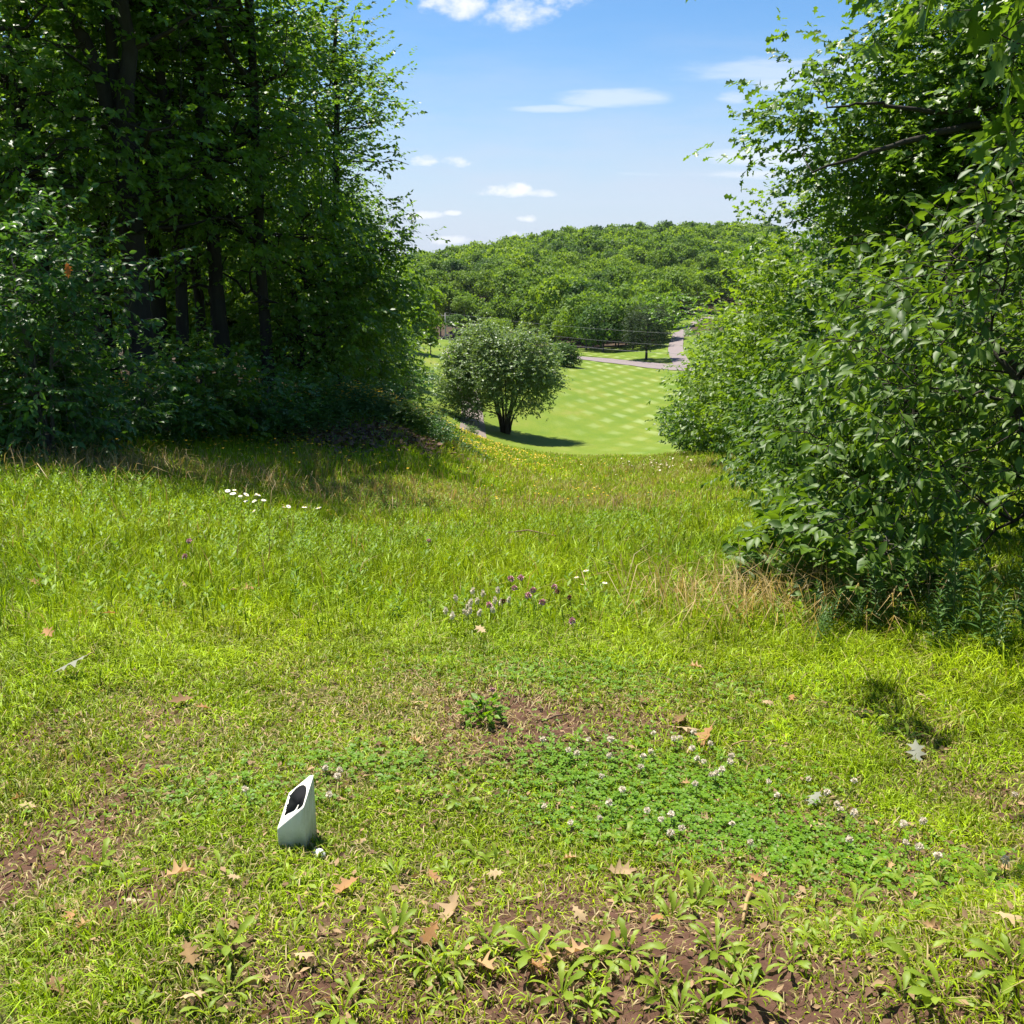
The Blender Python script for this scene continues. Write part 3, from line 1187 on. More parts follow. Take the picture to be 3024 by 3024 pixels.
HILL_MESHES, HILL_FORMS = far_woods()


def single_hill_tree(X, Y, key, s, label, name='hill_tree', sx=1.0, cat='tree', group=None):
    g = ground(X, Y)
    o = link(name, HILL_MESHES[key])
    o.location = g
    o.rotation_euler = (0, 0, X * .37)
    o.scale = (s * sx, s * sx, s)
    return tag(o, label, cat, group)


def roadside():
    # tall open-crowned pine by the junction
    g = ground(1908, 1064)
    t = Tree(21)
    H = 155 / FPX * g[1] * 1.0
    t.trunk([(0, 0, -.2), (.1, 0, H * .5), (.15, .1, H * .95)], .22, .06, 1.2, 10, .02)
    z = t.rng.uniform(.32, .98, 150)
    a = t.rng.uniform(0, 6.28, 150)
    r = 4.0 * np.sqrt(np.clip(1 - ((z - .62) / .42) ** 2, .02, 1)) * t.rng.uniform(.45, 1, 150)
    C = np.stack([r * np.cos(a), r * np.sin(a), z * H], -1)
    t.limbs(C, 60, .4, .02, .05, -.05)
    t.sprays(C, 9, .7, 6, .42, 'simple', flat=.5, cr=.45, droop=.05, up=.5, wide=.7, tint_c=.4, centre=(0, 0, H * .5))
    t.finish('roadside_pine', g, BARK, PINE_LEAF, 'tall open-crowned pine with a bare dark trunk beside the road junction')
    # round bush this side of the road
    g = ground(1662, 1083)
    t = Tree(22)
    k = g[1] / FPX
    t.ntr = 0
    for i in range(5):
        b = t.rng.normal(0, .3, 2)
        t.trunk([(b[0], b[1], -.1), (b[0] * 2.2, b[1] * 2.2, 1.2), (b[0] * 3, b[1] * 3, 2.2)], .07, .03, 1.1, 6)
        t.ntr += 1
    C = blobs(t.rng, [(0, 0, 36 * k, 33 * k, 33 * k, 30 * k), (.8, 0, 30 * k, 30 * k, 30 * k, 25 * k)], 170, .7)
    C = C[C[:, 2] > .3]
    t.limbs(C, 25, .5, .012)
    t.sprays(C, 8, .45, 7, .22, 'simple', flat=.8, cr=.3, up=.8, wide=1.2, centre=(0, 0, .6))
    t.finish('round_bush', g, BARK, FAR_B, 'rounded dark green bush at the near edge of the road', 'bush')
    # trees on the near left side of the road, beside the lone tree
    for X, Y, key, s, sx, lb in ((1196, 1096, ('g', 1), .8, .8, 'loose light green tree at the left edge of the fairway, nearer the camera'),
                                 (1180, 1040, ('y', 2), .9, .9, 'yellow-green tree behind the left edge of the fairway'),
                                 (1272, 1050, ('g', 3), .5, .9, 'low rounded green tree left of the utility pole'),
                                 (1150, 1125, ('d', 4), .9, .8, 'dark green tree at the foot of the left woods by the fairway')):
        single_hill_tree(X, Y, key, s, lb, 'fairway_edge_tree', sx)


roadside()

# ------------------------------------------------------------------ the woods on the left
def spot(X, y):
    x = (X - 1512) / FPX * y
    return (x, y, hz(x, y))


def oak_form(seed, H, R, r, low=.26, n=170, front=0, fork=None, leafm=None, extra=(), per=6, nl=9, size=.155):
    """a woodland oak: returns the tree before it is placed"""
    t = Tree(seed)
    rng = t.rng
    lean = rng.normal(0, .15, 2)
    if fork:
        t.ntr = 0
        t.trunk([(0, 0, -.3), (.05, 0, fork * .5), (.1, 0, fork)], r, r * .8, 1.4, 9, .01)
        for (ax, ay, k) in ((-.9, .1, .62), (.35, -.1, .7), (-.15, .5, .5)):
            t.trunk([(.1, 0, fork - .25), (.1 + ax * .55, ay * .5, fork + 1.2), (.1 + ax * 1.5, ay * 1.5, H * .62), (.1 + ax * 2.2, ay * 2.2, H * .9)], r * k, .05, 1.05, 10, .05)
            t.ntr += 1
    else:
        t.trunk([(0, 0, -.3), (lean[0] * .4, lean[1] * .4, H * .4), (lean[0], lean[1], H * .7), (lean[0] * 1.6, lean[1] * 1.6, H * .93)], r, .045, 1.4, 14, .035)
    vols = [(0, 0, .72 * H, R * .85, R * .85, .27 * H), (0, 0, (low + .24) * H, R, R, .22 * H)] + list(extra)
    if front:
        vols += [(.2, -front, .74 * H, R * .8, R * .7, .09 * H)]  # unseen lobe above the frame, added to stretch the woods' shadow over the meadow
    C = blobs(rng, vols, n, .45)
    C = C[(C[:, 2] > low * H)]
    t.limbs(C, 45, .42, .012, .10, .12)
    S_, R_ = np.concatenate(t.sp[:t.ntr]), np.concatenate(t.sr[:t.ntr])
    for q in range(14 if H > 9 else 0):     # bare level side branches under the crown
        k = int(rng.integers(max(2, len(S_) * 2 // 3)))
        a = rng.uniform(0, 6.28)
        ln = rng.uniform(1.0, 2.6)
        e_ = S_[k] + np.array([math.cos(a) * ln, math.sin(a) * ln, rng.uniform(-.15, .45)])
        tube(t.wood, curve(S_[k], e_, np.array([0, 0, .12 * ln]), 7, rng, .05), np.linspace(min(R_[k] * .3, .05), .008, 7), 5)
    t.sprays(C, per, .55, nl, size, 'simple', flat=.3, cr=.42, droop=.25, up=.85, wide=1.1, tint_c=.35, centre=(0, 0, .5 * H))
    return t


def left_woods():
    G = 'tall oaks at the front of the left woods'
    rows = [
        # X, distance, trunk radius, H, R, low, fork, label
        (425, 20, .27, 15.5, 3.1, 0.20, 5.4, 'thickest oak trunk of the left woods, forking high into three dark limbs'),
        (495, 23.5, .19, 14.5, 2.6, 0.21, None, 'straight thick oak close behind the thickest trunk of the left woods'),
        (560, 22, .145, 14, 2.4, 0.20, None, 'slim straight oak right of the two thick trunks in the left woods'),
        (612, 28, .15, 13.5, 2.4, 0.20, None, 'thin oak set back between two straight trunks of the left woods'),
        (668, 22.5, .18, 14.5, 2.7, 0.22, None, 'sturdy oak with many level side branches in the left woods'),
        (788, 23, .14, 13.5, 2.35, 0.15, None, 'oak with low level branches near the bright end of the left woods'),
        (330, 26, .22, 14.5, 2.8, 0.19, None, 'oak behind the bright sapling, left of the thickest trunk'),
        (255, 29, .19, 14, 2.8, 0.17, None, 'oak deep behind the sapling in the left woods'),
        (150, 22, .25, 15, 3.2, 0.19, 6.0, 'oak forking under the top edge at the far left of the woods'),
        (20, 18.5, .2, 14, 2.8, 0.15, None, 'leafy oak at the left edge of the picture behind the sapling'),
    ]
    forms = []
    for i, (X, y, r, H, R, low, fork, lb) in enumerate(rows):
        t = oak_form(300 + i, H, R, r, low, 195, 6.4 if y < 24 and X > 550 else 0, fork, per=6, size=.16)
        forms.append(t.finish('oak_tree', spot(X, y), BARK, OAK_LEAF, lb, 'tree', G))
    # the last trees of the wood, leafy to the ground, against the sky
    t = oak_form(330, 10.4, 1.75, .14, .08, 330, 0, None, None, [(1.1, 0, 4.4, 1.15, 1.3, .65), (.6, -.2, 2.7, 1.6, 1.6, 1.5), (-.7, 0, 7.9, 1.5, 1.6, 2.0)], 8, 9, .155)
    forms.append(t.finish('oak_tree', spot(1000, 27), BARK, OAK_LIGHT, 'leafy oak closing the right end of the left woods, lit against the sky', 'tree', G))
    t = oak_form(331, 5.2, 1.8, .09, .06, 200, 0, None, None, [(0, 0, 1.6, 1.7, 1.7, 1.2)], 6, 9, .14)
    t.finish('understory_tree', spot(900, 24.5), BARK, OAK_LEAF, 'low bushy dark tree under the right end of the left woods', 'tree')
    t = oak_form(332, 6.5, 1.7, .09, .05, 200, 0, None, None, [(0, 0, 1.8, 1.6, 1.6, 1.5)], 6, 9, .15)
    t.finish('understory_tree', spot(1050, 31), BARK, OAK_LIGHT, 'young tree at the outer corner of the left woods above the bank', 'tree')
    t = oak_form(333, 7.0, 1.8, .10, .05, 200, 0, None, None, [(0, 0, 1.8, 1.7, 1.7, 1.6)], 6, 9, .17)
    e = t.finish('understory_tree', spot(1085, 40), BARK, OAK_LIGHT, 'young light green tree behind the corner of the left woods', 'tree')
    t = oak_form(334, 6.0, 2.4, .10, .05, 200, 0, None, None, [(0, 0, 1.8, 2.2, 2.2, 1.4)], 6, 9, .2)
    t.finish('understory_tree', spot(1140, 60), BARK_GREY, GREY_LEAF, 'pale bushy tree beside the shaded strip of fairway', 'tree')
    # trees further inside: copies
    for i, (X, y, k, s) in enumerate(((-250, 19.5, 9, 1), (-480, 22, 3, 1.05), (-100, 33, 1, 1), (90, 36, 4, 1), (300, 37, 2, 1.05), (450, 42, 7, 1), (640, 39, 5, 1), (800, 37, 3, .95),
                                      (900, 34, 5, .9), (960, 45, 6, .9), (1050, 58, 7, .85), (740, 54, 4, .95), (400, 56, 1, 1), (100, 55, 6, 1), (-600, 30, 4, 1.1), (550, 66, 2, 1), (900, 70, 7, 1))):
        o = copy_tree(forms[k])
        o.location = spot(X, y)
        o.rotation_euler = (0, 0, 1.3 + i * 2.1)
        o.scale = (s, s, s)
        tag(o, 'oak standing further back inside the left woods behind the front trunks', 'tree', 'oaks inside the left woods')
    rng = np.random.default_rng(12)
    for i in range(30):
        X, y = -350 + i * 48 + rng.uniform(-20, 20), rng.uniform(38, 62)
        o = link('understory_tree', HILL_MESHES[('g', 'y', 'g', 'd')[i % 4], i % 5])
        p = spot(X, y)
        o.location = (p[0], p[1], p[2] - 1.2)
        o.rotation_euler = (0, 0, i)
        s = rng.uniform(.5, .8)
        o.scale = (s, s, s * 1.1)
        tag(o, 'leafy undergrowth tree glimpsed between the trunks deep in the left woods', 'tree', 'undergrowth trees deep in the left woods')
    return forms


LEFT = left_woods()


def bush_form(seed, H, R, n, size, kind='ovate', per=5, nl=8, twig=.0, stems=5, rs=.03, ln=.3, vols=None, cr=.18, droop=.3, flat=.5, up=.85, tint_c=.4, paired=.9):
    t = Tree(seed)
    rng = t.rng
    t.ntr = 0
    for i in range(stems):
        b = rng.normal(0, R * .12, 2)
        k = rng.uniform(.6, 1)
        t.trunk([(b[0] / R * rs, b[1] / R * rs, -.1), (b[0] * 1.6 + rng.normal(0, .05), b[1] * 1.6, H * .35), (b[0] * 3, b[1] * 3, H * .8 * k)], rs, rs * .35, 1.15, 7, .02)
        t.ntr += 1
    vols = vols or [(0, 0, H * .55, R, R, H * .47)]
    C = blobs(rng, vols, n, .5)
    C = C[C[:, 2] > .08]
    t.limbs(C, 25, .5, .006, .06, .15)
    t.sprays(C, per, ln, nl, size, kind, flat=flat, cr=cr, ang=paired, droop=droop, up=up, twig=twig, tint_c=tint_c, centre=(0, 0, H * .4))
    return t


def left_shrubs():
    t = bush_form(401, 3.5, 1.35, 190, .10, 'ovate', 5, 9, .004, 5, .035, .38, [(0, 0, 1.2, 1.2, 1.1, 1.2), (.1, 0, 2.5, 1.0, 1.0, .9), (.75, -.1, 2.35, .75, .5, .28), (-.5, 0, 1.5, 1.1, 1, 1.4)], .2)
    t.finish('sapling', spot(130, 12.6), BARK_GREY, SAP_LEAF, 'leafy sapling in front of the left woods with one bright sunlit spray', 'sapling')
    t = bush_form(402, 1.5, 1.0, 90, .10, 'ovate', 4, 8, 0, 4, .02, .3)
    b0 = t.finish('shrub', spot(330, 14.2), BARK_GREY, SAP_LEAF, 'low dark shrub at the foot of the bright sapling', 'shrub')
    t = bush_form(403, 1.7, .8, 90, .12, 'ovate', 4, 8, 0, 4, .02, .3)
    b1 = t.finish('shrub', spot(585, 16.5), BARK_GREY, SHRUB_LEAF, 'dark leafy shrub before the slim trunks of the left woods', 'shrub')
    spots_ = [(760, 18.2, b0, .85, 'round dark shrub below the oak with low level branches'),
              (470, 15.6, b0, .7, 'small dark shrub left of the shrub before the slim trunks'),
              (60, 13.6, b1, .95, 'dark shrub at the left edge under the sapling'),
              (900, 20.5, b1, .55, 'low shrub on the shaded bank above the leaf litter'),
              (1000, 21.6, b0, .5, 'low flat shrub on the crest of the bank above the leaf litter'),
              (1120, 22.6, b0, .45, 'green shrub on the crest near the end of the bank'),
              (1215, 21.4, b1, .40, 'light green shrub at the sunlit end of the bank'),
              (1290, 21.2, b0, .38, 'small bright shrub at the foot of the bank where the meadow starts'),
              (1255, 23.5, b0, .40, 'low shrub behind the small bright one at the end of the bank'),
              (1090, 33, b1, .95, 'shrub behind the crest of the bank at the corner of the woods'),
              (1160, 44, b0, 1.3, 'pale shrub beyond the bank at the shaded fairway corner'),
              (1388, 56, b1, .42, 'lone leafy plant by the lower end of the gravel path')]
    for i, (X, y, o, s, lb) in enumerate(spots_):
        c = copy_tree(o)
        c.location = spot(X, y)
        c.rotation_euler = (0, 0, 1.0 + i * 1.7)
        c.scale = (s * 1.15, s * 1.15, s)
        tag(c, lb, 'shrub')
    # one dead brown leaf cluster hanging in the sapling
    g = Geo()
    P = np.array([[0, 0, 0], [.02, 0, -.03], [-.02, .01, -.02], [.0, 0, -.06]])
    put(g, 'oak', P, np.array([[.2, .1, -1], [-.3, 0, -1], [.5, .1, -1], [0, 0, -1.]]), np.array([[.3, -1, .2], [0, -1, 0], [.4, -1, .3], [.1, -1, 0]]), np.array([.12, .11, .1, .11]), 0,
        np.array([[.42, .16, .05, 1]] * 4))
    p = at(196, 775, 11.3)
    o = g.build('dead_leaf', [DEAD])
    o.location = p
    tag(o, 'rusty brown withered leaves hanging in the sunlit sapling', 'dead leaf')


left_shrubs()


# ------------------------------------------------------------------ the tree belt on the right
def right_side():
    # overhanging oak nearest the camera, its trunk outside the frame
    t = Tree(501)
    t.trunk([(5.0, 4.6, -.6), (4.8, 4.6, 2.0), (4.6, 4.6, 4.5), (4.4, 4.5, 6.5)], .19, .07, 1.35, 12, .03)
    rng = t.rng
    C = blobs(rng, [(3.1, 4.5, 3.55, 1.6, 1.0, .9), (2.6, 4.3, 3.1, .9, .6, .65), (4.2, 4.6, 4.2, 1.6, 1.4, 1.6), (2.5, 4.3, 2.75, .85, .5, .55)], 420, .2)
    lim = np.interp(C[:, 0], [.5, 1.35, 1.7, 2.1, 2.6, 3.5], [3.1, 2.92, 2.5, 2.22, 2.02, 1.9])
    C = C[C[:, 2] - .12 > lim]
    C = np.vstack([C, [[.93, 4.25, 2.90], [1.38, 4.2, 2.88], [1.62, 4.1, 2.70], [1.75, 4.25, 2.60], [1.95, 4.2, 2.42], [2.2, 4.3, 2.35], [2.4, 4.2, 2.25], [2.05, 4.0, 2.50], [1.9, 4.4, 2.6],
                   [.80, 3.2, 3.05], [.97, 3.1, 3.0], [.91, 3.3, 3.12]]])
    t.limbs(C, 22, .42, .007, .05, .15)
    t.sprays(C, 3, .22, 5, .135, 'oak', flat=.5, cr=.13, ang=.8, droop=.45, up=.7, twig=.003, tint_c=.3, centre=(4.4, 4.6, 3.2))
    t.finish('oak_tree', (0, 0, 0), BARK, OAK_LIGHT, 'nearest oak reaching in from the top right corner with large lobed leaves')
    # middle-distance oak with long level limbs
    g = hz(9.6, 16.5)
    t = Tree(502)
    t.trunk([(0, 0, -.3), (-.1, 0, 2.5), (-.2, 0, 5), (-.1, .1, 9)], .25, .06, 1.35, 14, .04)
    zb = -g
    C = blobs(t.rng, [(-3.3, -.5, 3.2 + zb, 2.1, 2.2, 1.35), (-.6, .2, 4.6 + zb, 3.2, 3.0, 3.1), (-2.0, 0, 2.2 + zb, 2.2, 2.2, 1.2), (-2.3, 0, 4.4 + zb, 1.7, 2.0, 1.3)], 520, .3)
    X, Y, d = project(C + [9.6, 16.5, g])
    edge = np.interp(Y, [0, 60, 130, 190, 300, 360, 440, 500, 560, 640, 700, 800], [2650, 2600, 2455, 2415, 2310, 2275, 2360, 2420, 2400, 2310, 2290, 2350])
    C = C[(X > edge + 12)]
    C = np.vstack([C, np.array([at(2290, 355, 16.3), at(2335, 330, 16.0), at(2400, 250, 16.2), at(2440, 200, 16.4), at(2480, 175, 16), at(2320, 660, 15.6), at(2400, 240, 15.2), at(2350, 400, 15.8)]) - [9.6, 16.5, g]])
    C = C[~((C[:, 1] < -1.2) & (C[:, 2] - zb > 2.4) & (C[:, 2] - zb < 4.2) & (t.rng.random(len(C)) < .45))]
    o_ = np.array([9.6, 16.5, g])
    t.trunk(np.array([(9.5, 16.4, 3.4), at(2960, 352, 15.2), at(2790, 390, 14.6), at(2640, 425, 14.4), at(2520, 470, 14.4), at(2400, 510, 14.5)]) - o_, .075, .012, 1.0, 20, .06)
    t.trunk(np.array([(9.5, 16.4, 3.7), at(2900, 330, 15.0), at(2700, 330, 14.6), at(2560, 300, 14.6), at(2440, 320, 14.8)]) - o_, .055, .01, 1.0, 18, .06)
    t.limbs(C, 40, .5, .012, .10, -.02, 6)
    t.sprays(C, 11, .45, 8, .16, 'spiky', flat=.45, cr=.36, droop=.3, up=.8, tint_c=.3, centre=(-.5, 0, 3.5 + zb))
    t.finish('oak_tree', (9.6, 16.5, g), BARK, OAK_LIGHT, 'middle-distance oak with long level dark limbs reaching over the meadow')

    # belt of smaller trees following the slope down
    def belt(seed, X, y, R, top, n, leaf, label, kind='spiky', size=.15, leafm=OAK_LIGHT, cr=.32, per=8, edge=None, name='belt_tree', base=None, extra=()):
        x = (X - 1512) / FPX * y
        g = hz(x, y)
        tz = at(X, top, y)[2] - g
        t = Tree(seed)
        t.trunk([(0, 0, -.3), (.1, 0, tz * .4), (0, .1, tz * .85)], .05 + .012 * tz, .03, 1.3, 11, .03)
        lo = .1 if base is None else base
        vols = [(0, 0, tz * .62, R, R, tz * .40), (-.1 * R, -.1, tz * .36, R * 1.05, R * 1.05, tz * .34)] + list(extra)
        C = blobs(t.rng, vols, n, .5)
        C = C[C[:, 2] > lo]
        if edge is not None:
            Xp, Yp, _ = project(C + [x, y, g])
            C = C[Xp > np.interp(Yp, edge[0], edge[1])]
        t.limbs(C, 35, .45, .01, .08, .15)
        t.sprays(C, per, .42 if size > .12 else .3, 8, size, kind, flat=.4, cr=cr, droop=.3, up=.8, tint_c=.35, centre=(0, 0, tz * .45), wide=1.0)
        return t.finish(name, (x, y, g), BARK, leafm, label)

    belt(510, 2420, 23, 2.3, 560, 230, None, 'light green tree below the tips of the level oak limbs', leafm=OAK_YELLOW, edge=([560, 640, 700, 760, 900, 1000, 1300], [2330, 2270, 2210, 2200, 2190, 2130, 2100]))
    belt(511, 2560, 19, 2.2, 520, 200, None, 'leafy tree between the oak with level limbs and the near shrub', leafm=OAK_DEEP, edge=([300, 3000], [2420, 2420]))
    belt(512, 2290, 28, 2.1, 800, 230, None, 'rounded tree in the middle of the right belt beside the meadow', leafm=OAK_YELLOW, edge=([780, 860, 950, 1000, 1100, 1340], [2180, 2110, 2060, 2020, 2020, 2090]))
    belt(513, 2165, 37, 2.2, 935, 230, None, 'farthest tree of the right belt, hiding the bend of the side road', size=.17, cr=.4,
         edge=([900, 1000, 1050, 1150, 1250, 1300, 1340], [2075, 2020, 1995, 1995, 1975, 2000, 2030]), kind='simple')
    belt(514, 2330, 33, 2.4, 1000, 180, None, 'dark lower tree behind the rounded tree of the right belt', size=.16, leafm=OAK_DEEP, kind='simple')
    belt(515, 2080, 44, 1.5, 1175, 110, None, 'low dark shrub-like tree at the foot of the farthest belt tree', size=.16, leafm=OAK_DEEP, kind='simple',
         edge=([1150, 1250, 1300, 1350], [2010, 1970, 2000, 2030]))
    belt(516, 2420, 15.5, 1.5, 900, 190, None, 'slender glossy-leaved tree of the right belt above the shrubs', 'ovate', .105, SHRUB_LEAF, .24, 6,
         ([700, 850, 1000, 1200, 1350, 1450], [2420, 2340, 2260, 2200, 2220, 2240]))
    # shrubs nearer the camera
    def shrub(seed, x, y, n, size, vols, label, per=5, nl=8, twig=.003, cr=.16, ln=.28, leafm=SHRUB_LEAF, rs=.03, stems=6, H=2.5, edge=None, kind='ovate', name='tall_shrub', droop=.4, top=None):
        g = hz(x, y)
        vols = [(a - x, b - y, c - g, d, e, f) for a, b, c, d, e, f in vols]
        t = Tree(seed)
        t.ntr = 0
        for i in range(stems):
            b = t.rng.normal(0, .18, 2)
            q = vols[t.rng.integers(len(vols))]
            t.trunk([(b[0] * rs, b[1] * rs, -.1), ((b[0] + q[0]) * .5, (b[1] + q[1]) * .5, H * .35), (q[0] * .9, q[1] * .9, min(q[2] + q[5] * .6, H))], rs, rs * .3, 1.2, 8, .02)
            t.ntr += 1
        C = blobs(t.rng, vols, n, .4)
        C = C[C[:, 2] > .12]
        if edge is not None:
            Xp, Yp, _ = project(C + [x, y, g])
            ok = Xp > np.interp(Yp, edge[0], edge[1]) + 20
            if top is not None:
                ok &= Yp > np.interp(Xp, top[0], top[1])
            C = C[ok]
        t.limbs(C, 25, .45, .006, .06, .12)
        t.sprays(C, per, ln, nl, size, kind, flat=.45, cr=cr, ang=.85, droop=droop, up=.75, twig=twig, tint_c=.35, wide=.85, centre=(.3, .2, H * .45))
        return t.finish(name, (x, y, g), BARK, leafm, label, 'shrub')

    shrub(520, 3.0, 5.0, 460, .076, [(2.6, 5.0, 1.35, 1.0, .9, 1.2), (2.9, 5.1, 2.5, .95, .9, .9), (2.35, 4.9, .7, .75, .7, .75), (3.6, 5.2, 1.6, 1.0, 1.0, 1.6)],
          'tall dark shrub with large pointed leaves filling the right edge', 4, 7, .003, .17, .3, H=3.2, rs=.035,
          edge=([300, 450, 560, 700, 900, 1000, 1200, 1400, 1550, 1750], [2760, 2700, 2680, 2600, 2500, 2440, 2520, 2500, 2560, 2700]),
          top=([2400, 2600, 2750, 3024, 3300], [1000, 800, 620, 480, 300]))
    shrub(521, 2.7, 7.0, 270, .078, [(2.75, 7.0, .35, .95, .8, .95), (2.3, 6.8, -.1, .6, .6, .55), (3.2, 7.2, 1.0, .9, .8, 1.0)],
          'glossy shrub spilling onto the meadow left of the tall dark shrub', 5, 8, .0025, .16, .26, H=2.2,
          edge=([700, 900, 1100, 1250, 1330, 1420, 1520, 1600, 1700], [2640, 2560, 2430, 2330, 2300, 2260, 2290, 2330, 2400]), top=([2300, 2500, 2800], [1150, 950, 800]))
    shrub(522, 3.4, 10.2, 250, .075, [(3.4, 10.2, -.4, 1.0, .9, 1.1), (3.0, 10.1, -.9, .8, .8, .7), (3.9, 10.5, .6, 1.0, .9, 1.0)],
          'mid-green shrub behind the glossy one at the meadow edge', 5, 8, .0, .18, .26, H=2.6,
          edge=([800, 1000, 1150, 1250, 1330, 1450, 1600], [2480, 2380, 2260, 2230, 2225, 2250, 2300]))
    shrub(523, 4.6, 14.5, 170, .09, [(4.7, 14.5, -1.0, 1.2, 1.0, 1.4), (4.2, 14.2, -1.6, .8, .8, .8)],
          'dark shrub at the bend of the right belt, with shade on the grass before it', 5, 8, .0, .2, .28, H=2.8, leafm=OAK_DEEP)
    # trees deeper inside the belt
    for i, (x, y, k, s) in enumerate(((13.5, 24, 4, .85), (13, 33, 1, .85), (12.5, 43, 5, .8), (14, 55, 3, .8), (15, 15, 6, .9), (17, 38, 7, .9), (22, 60, 2, .9))):
        o = copy_tree(LEFT[k])
        o.location = (x, y, hz(x, y))
        o.rotation_euler = (0, 0, .7 + i * 1.9)
        o.scale = (s, s, s * .8)
        tag(o, 'oak standing deep inside the right belt behind the light green trees', 'tree', 'oaks inside the right belt')


right_side()


def behind():  # oaks added out of view to cut the sky light on the tee
    for i, (x, y, k, s) in enumerate(((-5.5, -7.5, 1, .9), (.5, -9, 2, .9), (6.5, -6.5, 3, .9), (-10, -1.5, 9, .9))):
        o = copy_tree(LEFT[k])
        o.location = (x, y, hz(x, y))
        o.rotation_euler = (0, 0, 2.7 + i * 1.9)
        o.scale = (s, s, s)
        tag(o, 'unseen oak added behind the tee to dim the sky light', 'tree', 'unseen oaks added behind the tee')


behind()

# ------------------------------------------------------------------ roadside rock and power line
def rock_and_pole():
    g0 = at(1395, 985, 214)
    bx, by = g0[0], g0[1]
    bz = hz(bx, by)
    n, m = 90, 26
    g = Geo()
    rng = np.random.default_rng(3)
    u = np.linspace(-1, 1, n)
    v = np.linspace(0, 1, m)
    U, Vv = np.meshgrid(u, v)
    hgt = (1 - np.abs(U) ** 2.2) ** .6 * (3.6 + 1.6 * U + 1.2 * fbm(U * 3 + 9, U * 0, 4, 3)) + .02
    prof = np.where(Vv < .5, Vv / .5, 1.0)
    depth = np.where(Vv < .5, Vv * .9, .45 + (Vv - .5) * 14)
    nz = fbm(U * 7, Vv * 9, 12, 4) - .5
    step = np.floor(prof * 5 + nz * 2) / 5
    X = bx + U * 8.0 + nz * .5
    Yy = by - 2 + depth + nz * 1.8 * (Vv < .6) + step * .9
    Z = bz - .3 + hgt * prof - np.where(Vv > .5, (Vv - .5) * .6 * hgt, 0) + nz * .35
    V = np.stack([X.ravel(), Yy.ravel(), Z.ravel()], -1)
    i = np.arange(m - 1)[:, None] * n + np.arange(n - 1)[None]
    F = np.stack([i, i + 1, i + n + 1, i + n], -1).reshape(-1, 4)
    g.add(V, F.ravel(), np.full(len(F), 4), (np.repeat(np.arange(m - 1), n - 1) >= 14).astype(int))
    rk = flat_mat('dark_rock', (.055, .045, .05), .9, .2, .7, 1.2)
    tp = flat_mat('dry_turf', (.24, .21, .07), .9, .1, .4, .8)
    tag(g.build('rock_outcrop', [rk, tp], None), 'dark rock face topped with tan grass at the far side of the road', 'rock')
    # pale bushy growth on the rock's right shoulder and wood above it
    for X_, Yp, d, key, s, lb in ((1470, 985, 212, ('y', 2), .42, 'pale scrubby bush on the shoulder of the dark rock'), (1440, 955, 222, ('g', 4), .35, 'small bush on top of the dark rock'),
                                  (1345, 985, 216, ('d', 1), .38, 'dark bush on the left flank of the rock outcrop'), (1372, 930, 224, ('g', 0), .42, 'light green bush above the rock face behind the pole')):
        x, y, _ = at(X_, Yp, d)
        o = link('scrub_bush', HILL_MESHES[key])
        o.location = (x, y, max(hz(x, y), at(X_, Yp, d)[2]) - .6)
        o.rotation_euler = (0, 0, X_)
        o.scale = (s * 1.4, s * 1.4, s)
        tag(o, lb, 'bush')
    for i, (X_, d, key, s) in enumerate(((1300, 236, ('g', 1), 1.0), (1345, 240, ('g', 0), 1.05), (1390, 238, ('g', 4), 1.0), (1430, 242, ('d', 2), 1.0), (1475, 236, ('g', 3), .95), (1265, 228, ('y', 1), .9))):
        x, y, _ = at(X_, 930, d)
        o = link('hill_tree', HILL_MESHES[key])
        o.location = (x, y, hz(x, y) - .2)
        o.rotation_euler = (0, 0, i * 1.3)
        o.scale = (s, s, s)
        tag(o, 'tree at the wood edge just above the dark rock', 'tree', 'trees just above the rock')
    # pole and wires
    grey = flat_mat('weathered_pole', (.34, .32, .29), .85, .2, .2, 6)
    wire_m = flat_mat('wire_metal', (.25, .25, .25), .5, .4, .1)
    px, py, _ = at(1316, 988, 203)
    pz = hz(px, py)
    top = at(1316, 925, 203)[2]

    def pole(x, y, z0, z1, lb):
        e = empty('utility_pole', (x, y, z0))
        h = z1 - z0
        a = Geo()
        tube(a, [(0, 0, -.5), (0, 0, h * .5), (0, 0, h)], [.17, .15, .12], 10)
        a.build('pole_shaft', [grey], e, True)
        a = Geo()
        tube(a, [(-.9, .14, h - .5), (.9, .14, h - .5)], [.07, .07], 6)
        a.build('crossarm', [grey], e)
        for s in (-.8, 0, .8):
            a = Geo()
            zz = h - .44 if s else h
            tube(a, [(s, .14 if s else 0, zz), (s, .14 if s else 0, zz + .1), (s, .14 if s else 0, zz + .2)], [.05, .06, .03], 6)
            a.build('insulator', [wire_m], e)
        return tag(e, lb, 'utility pole')
    pole(px, py, pz, top, 'grey wooden utility pole in front of the dark rock outcrop')
    qx, qy, _ = at(2190, 1100, 138)
    qz = hz(qx, qy)
    qt = qz + (top - pz) - .6
    pole(qx, qy, qz, qt, 'utility pole beside the road behind the right tree belt')
    for k, (dz, s, lb) in enumerate(((.15, 0, 'topmost wire strung from the pole by the rock along the road'), (-1.5, .3, 'middle wire strung from the pole by the rock along the road'),
                                     (-2.6, .1, 'lowest and thickest wire strung from the pole by the rock along the road'))):
        t = np.linspace(0, 1, 40)
        P = np.stack([px + (qx - px) * t, py + (qy - py) * t, (top + dz) + (qt - top) * t - (1.4 + .5 * k) * 4 * t * (1 - t) * .5], -1)
        a = Geo()
        tube(a, P, .011 + .008 * (k == 2), 4)
        tag(a.build('power_line', [wire_m]), lb, 'wire')


rock_and_pole()


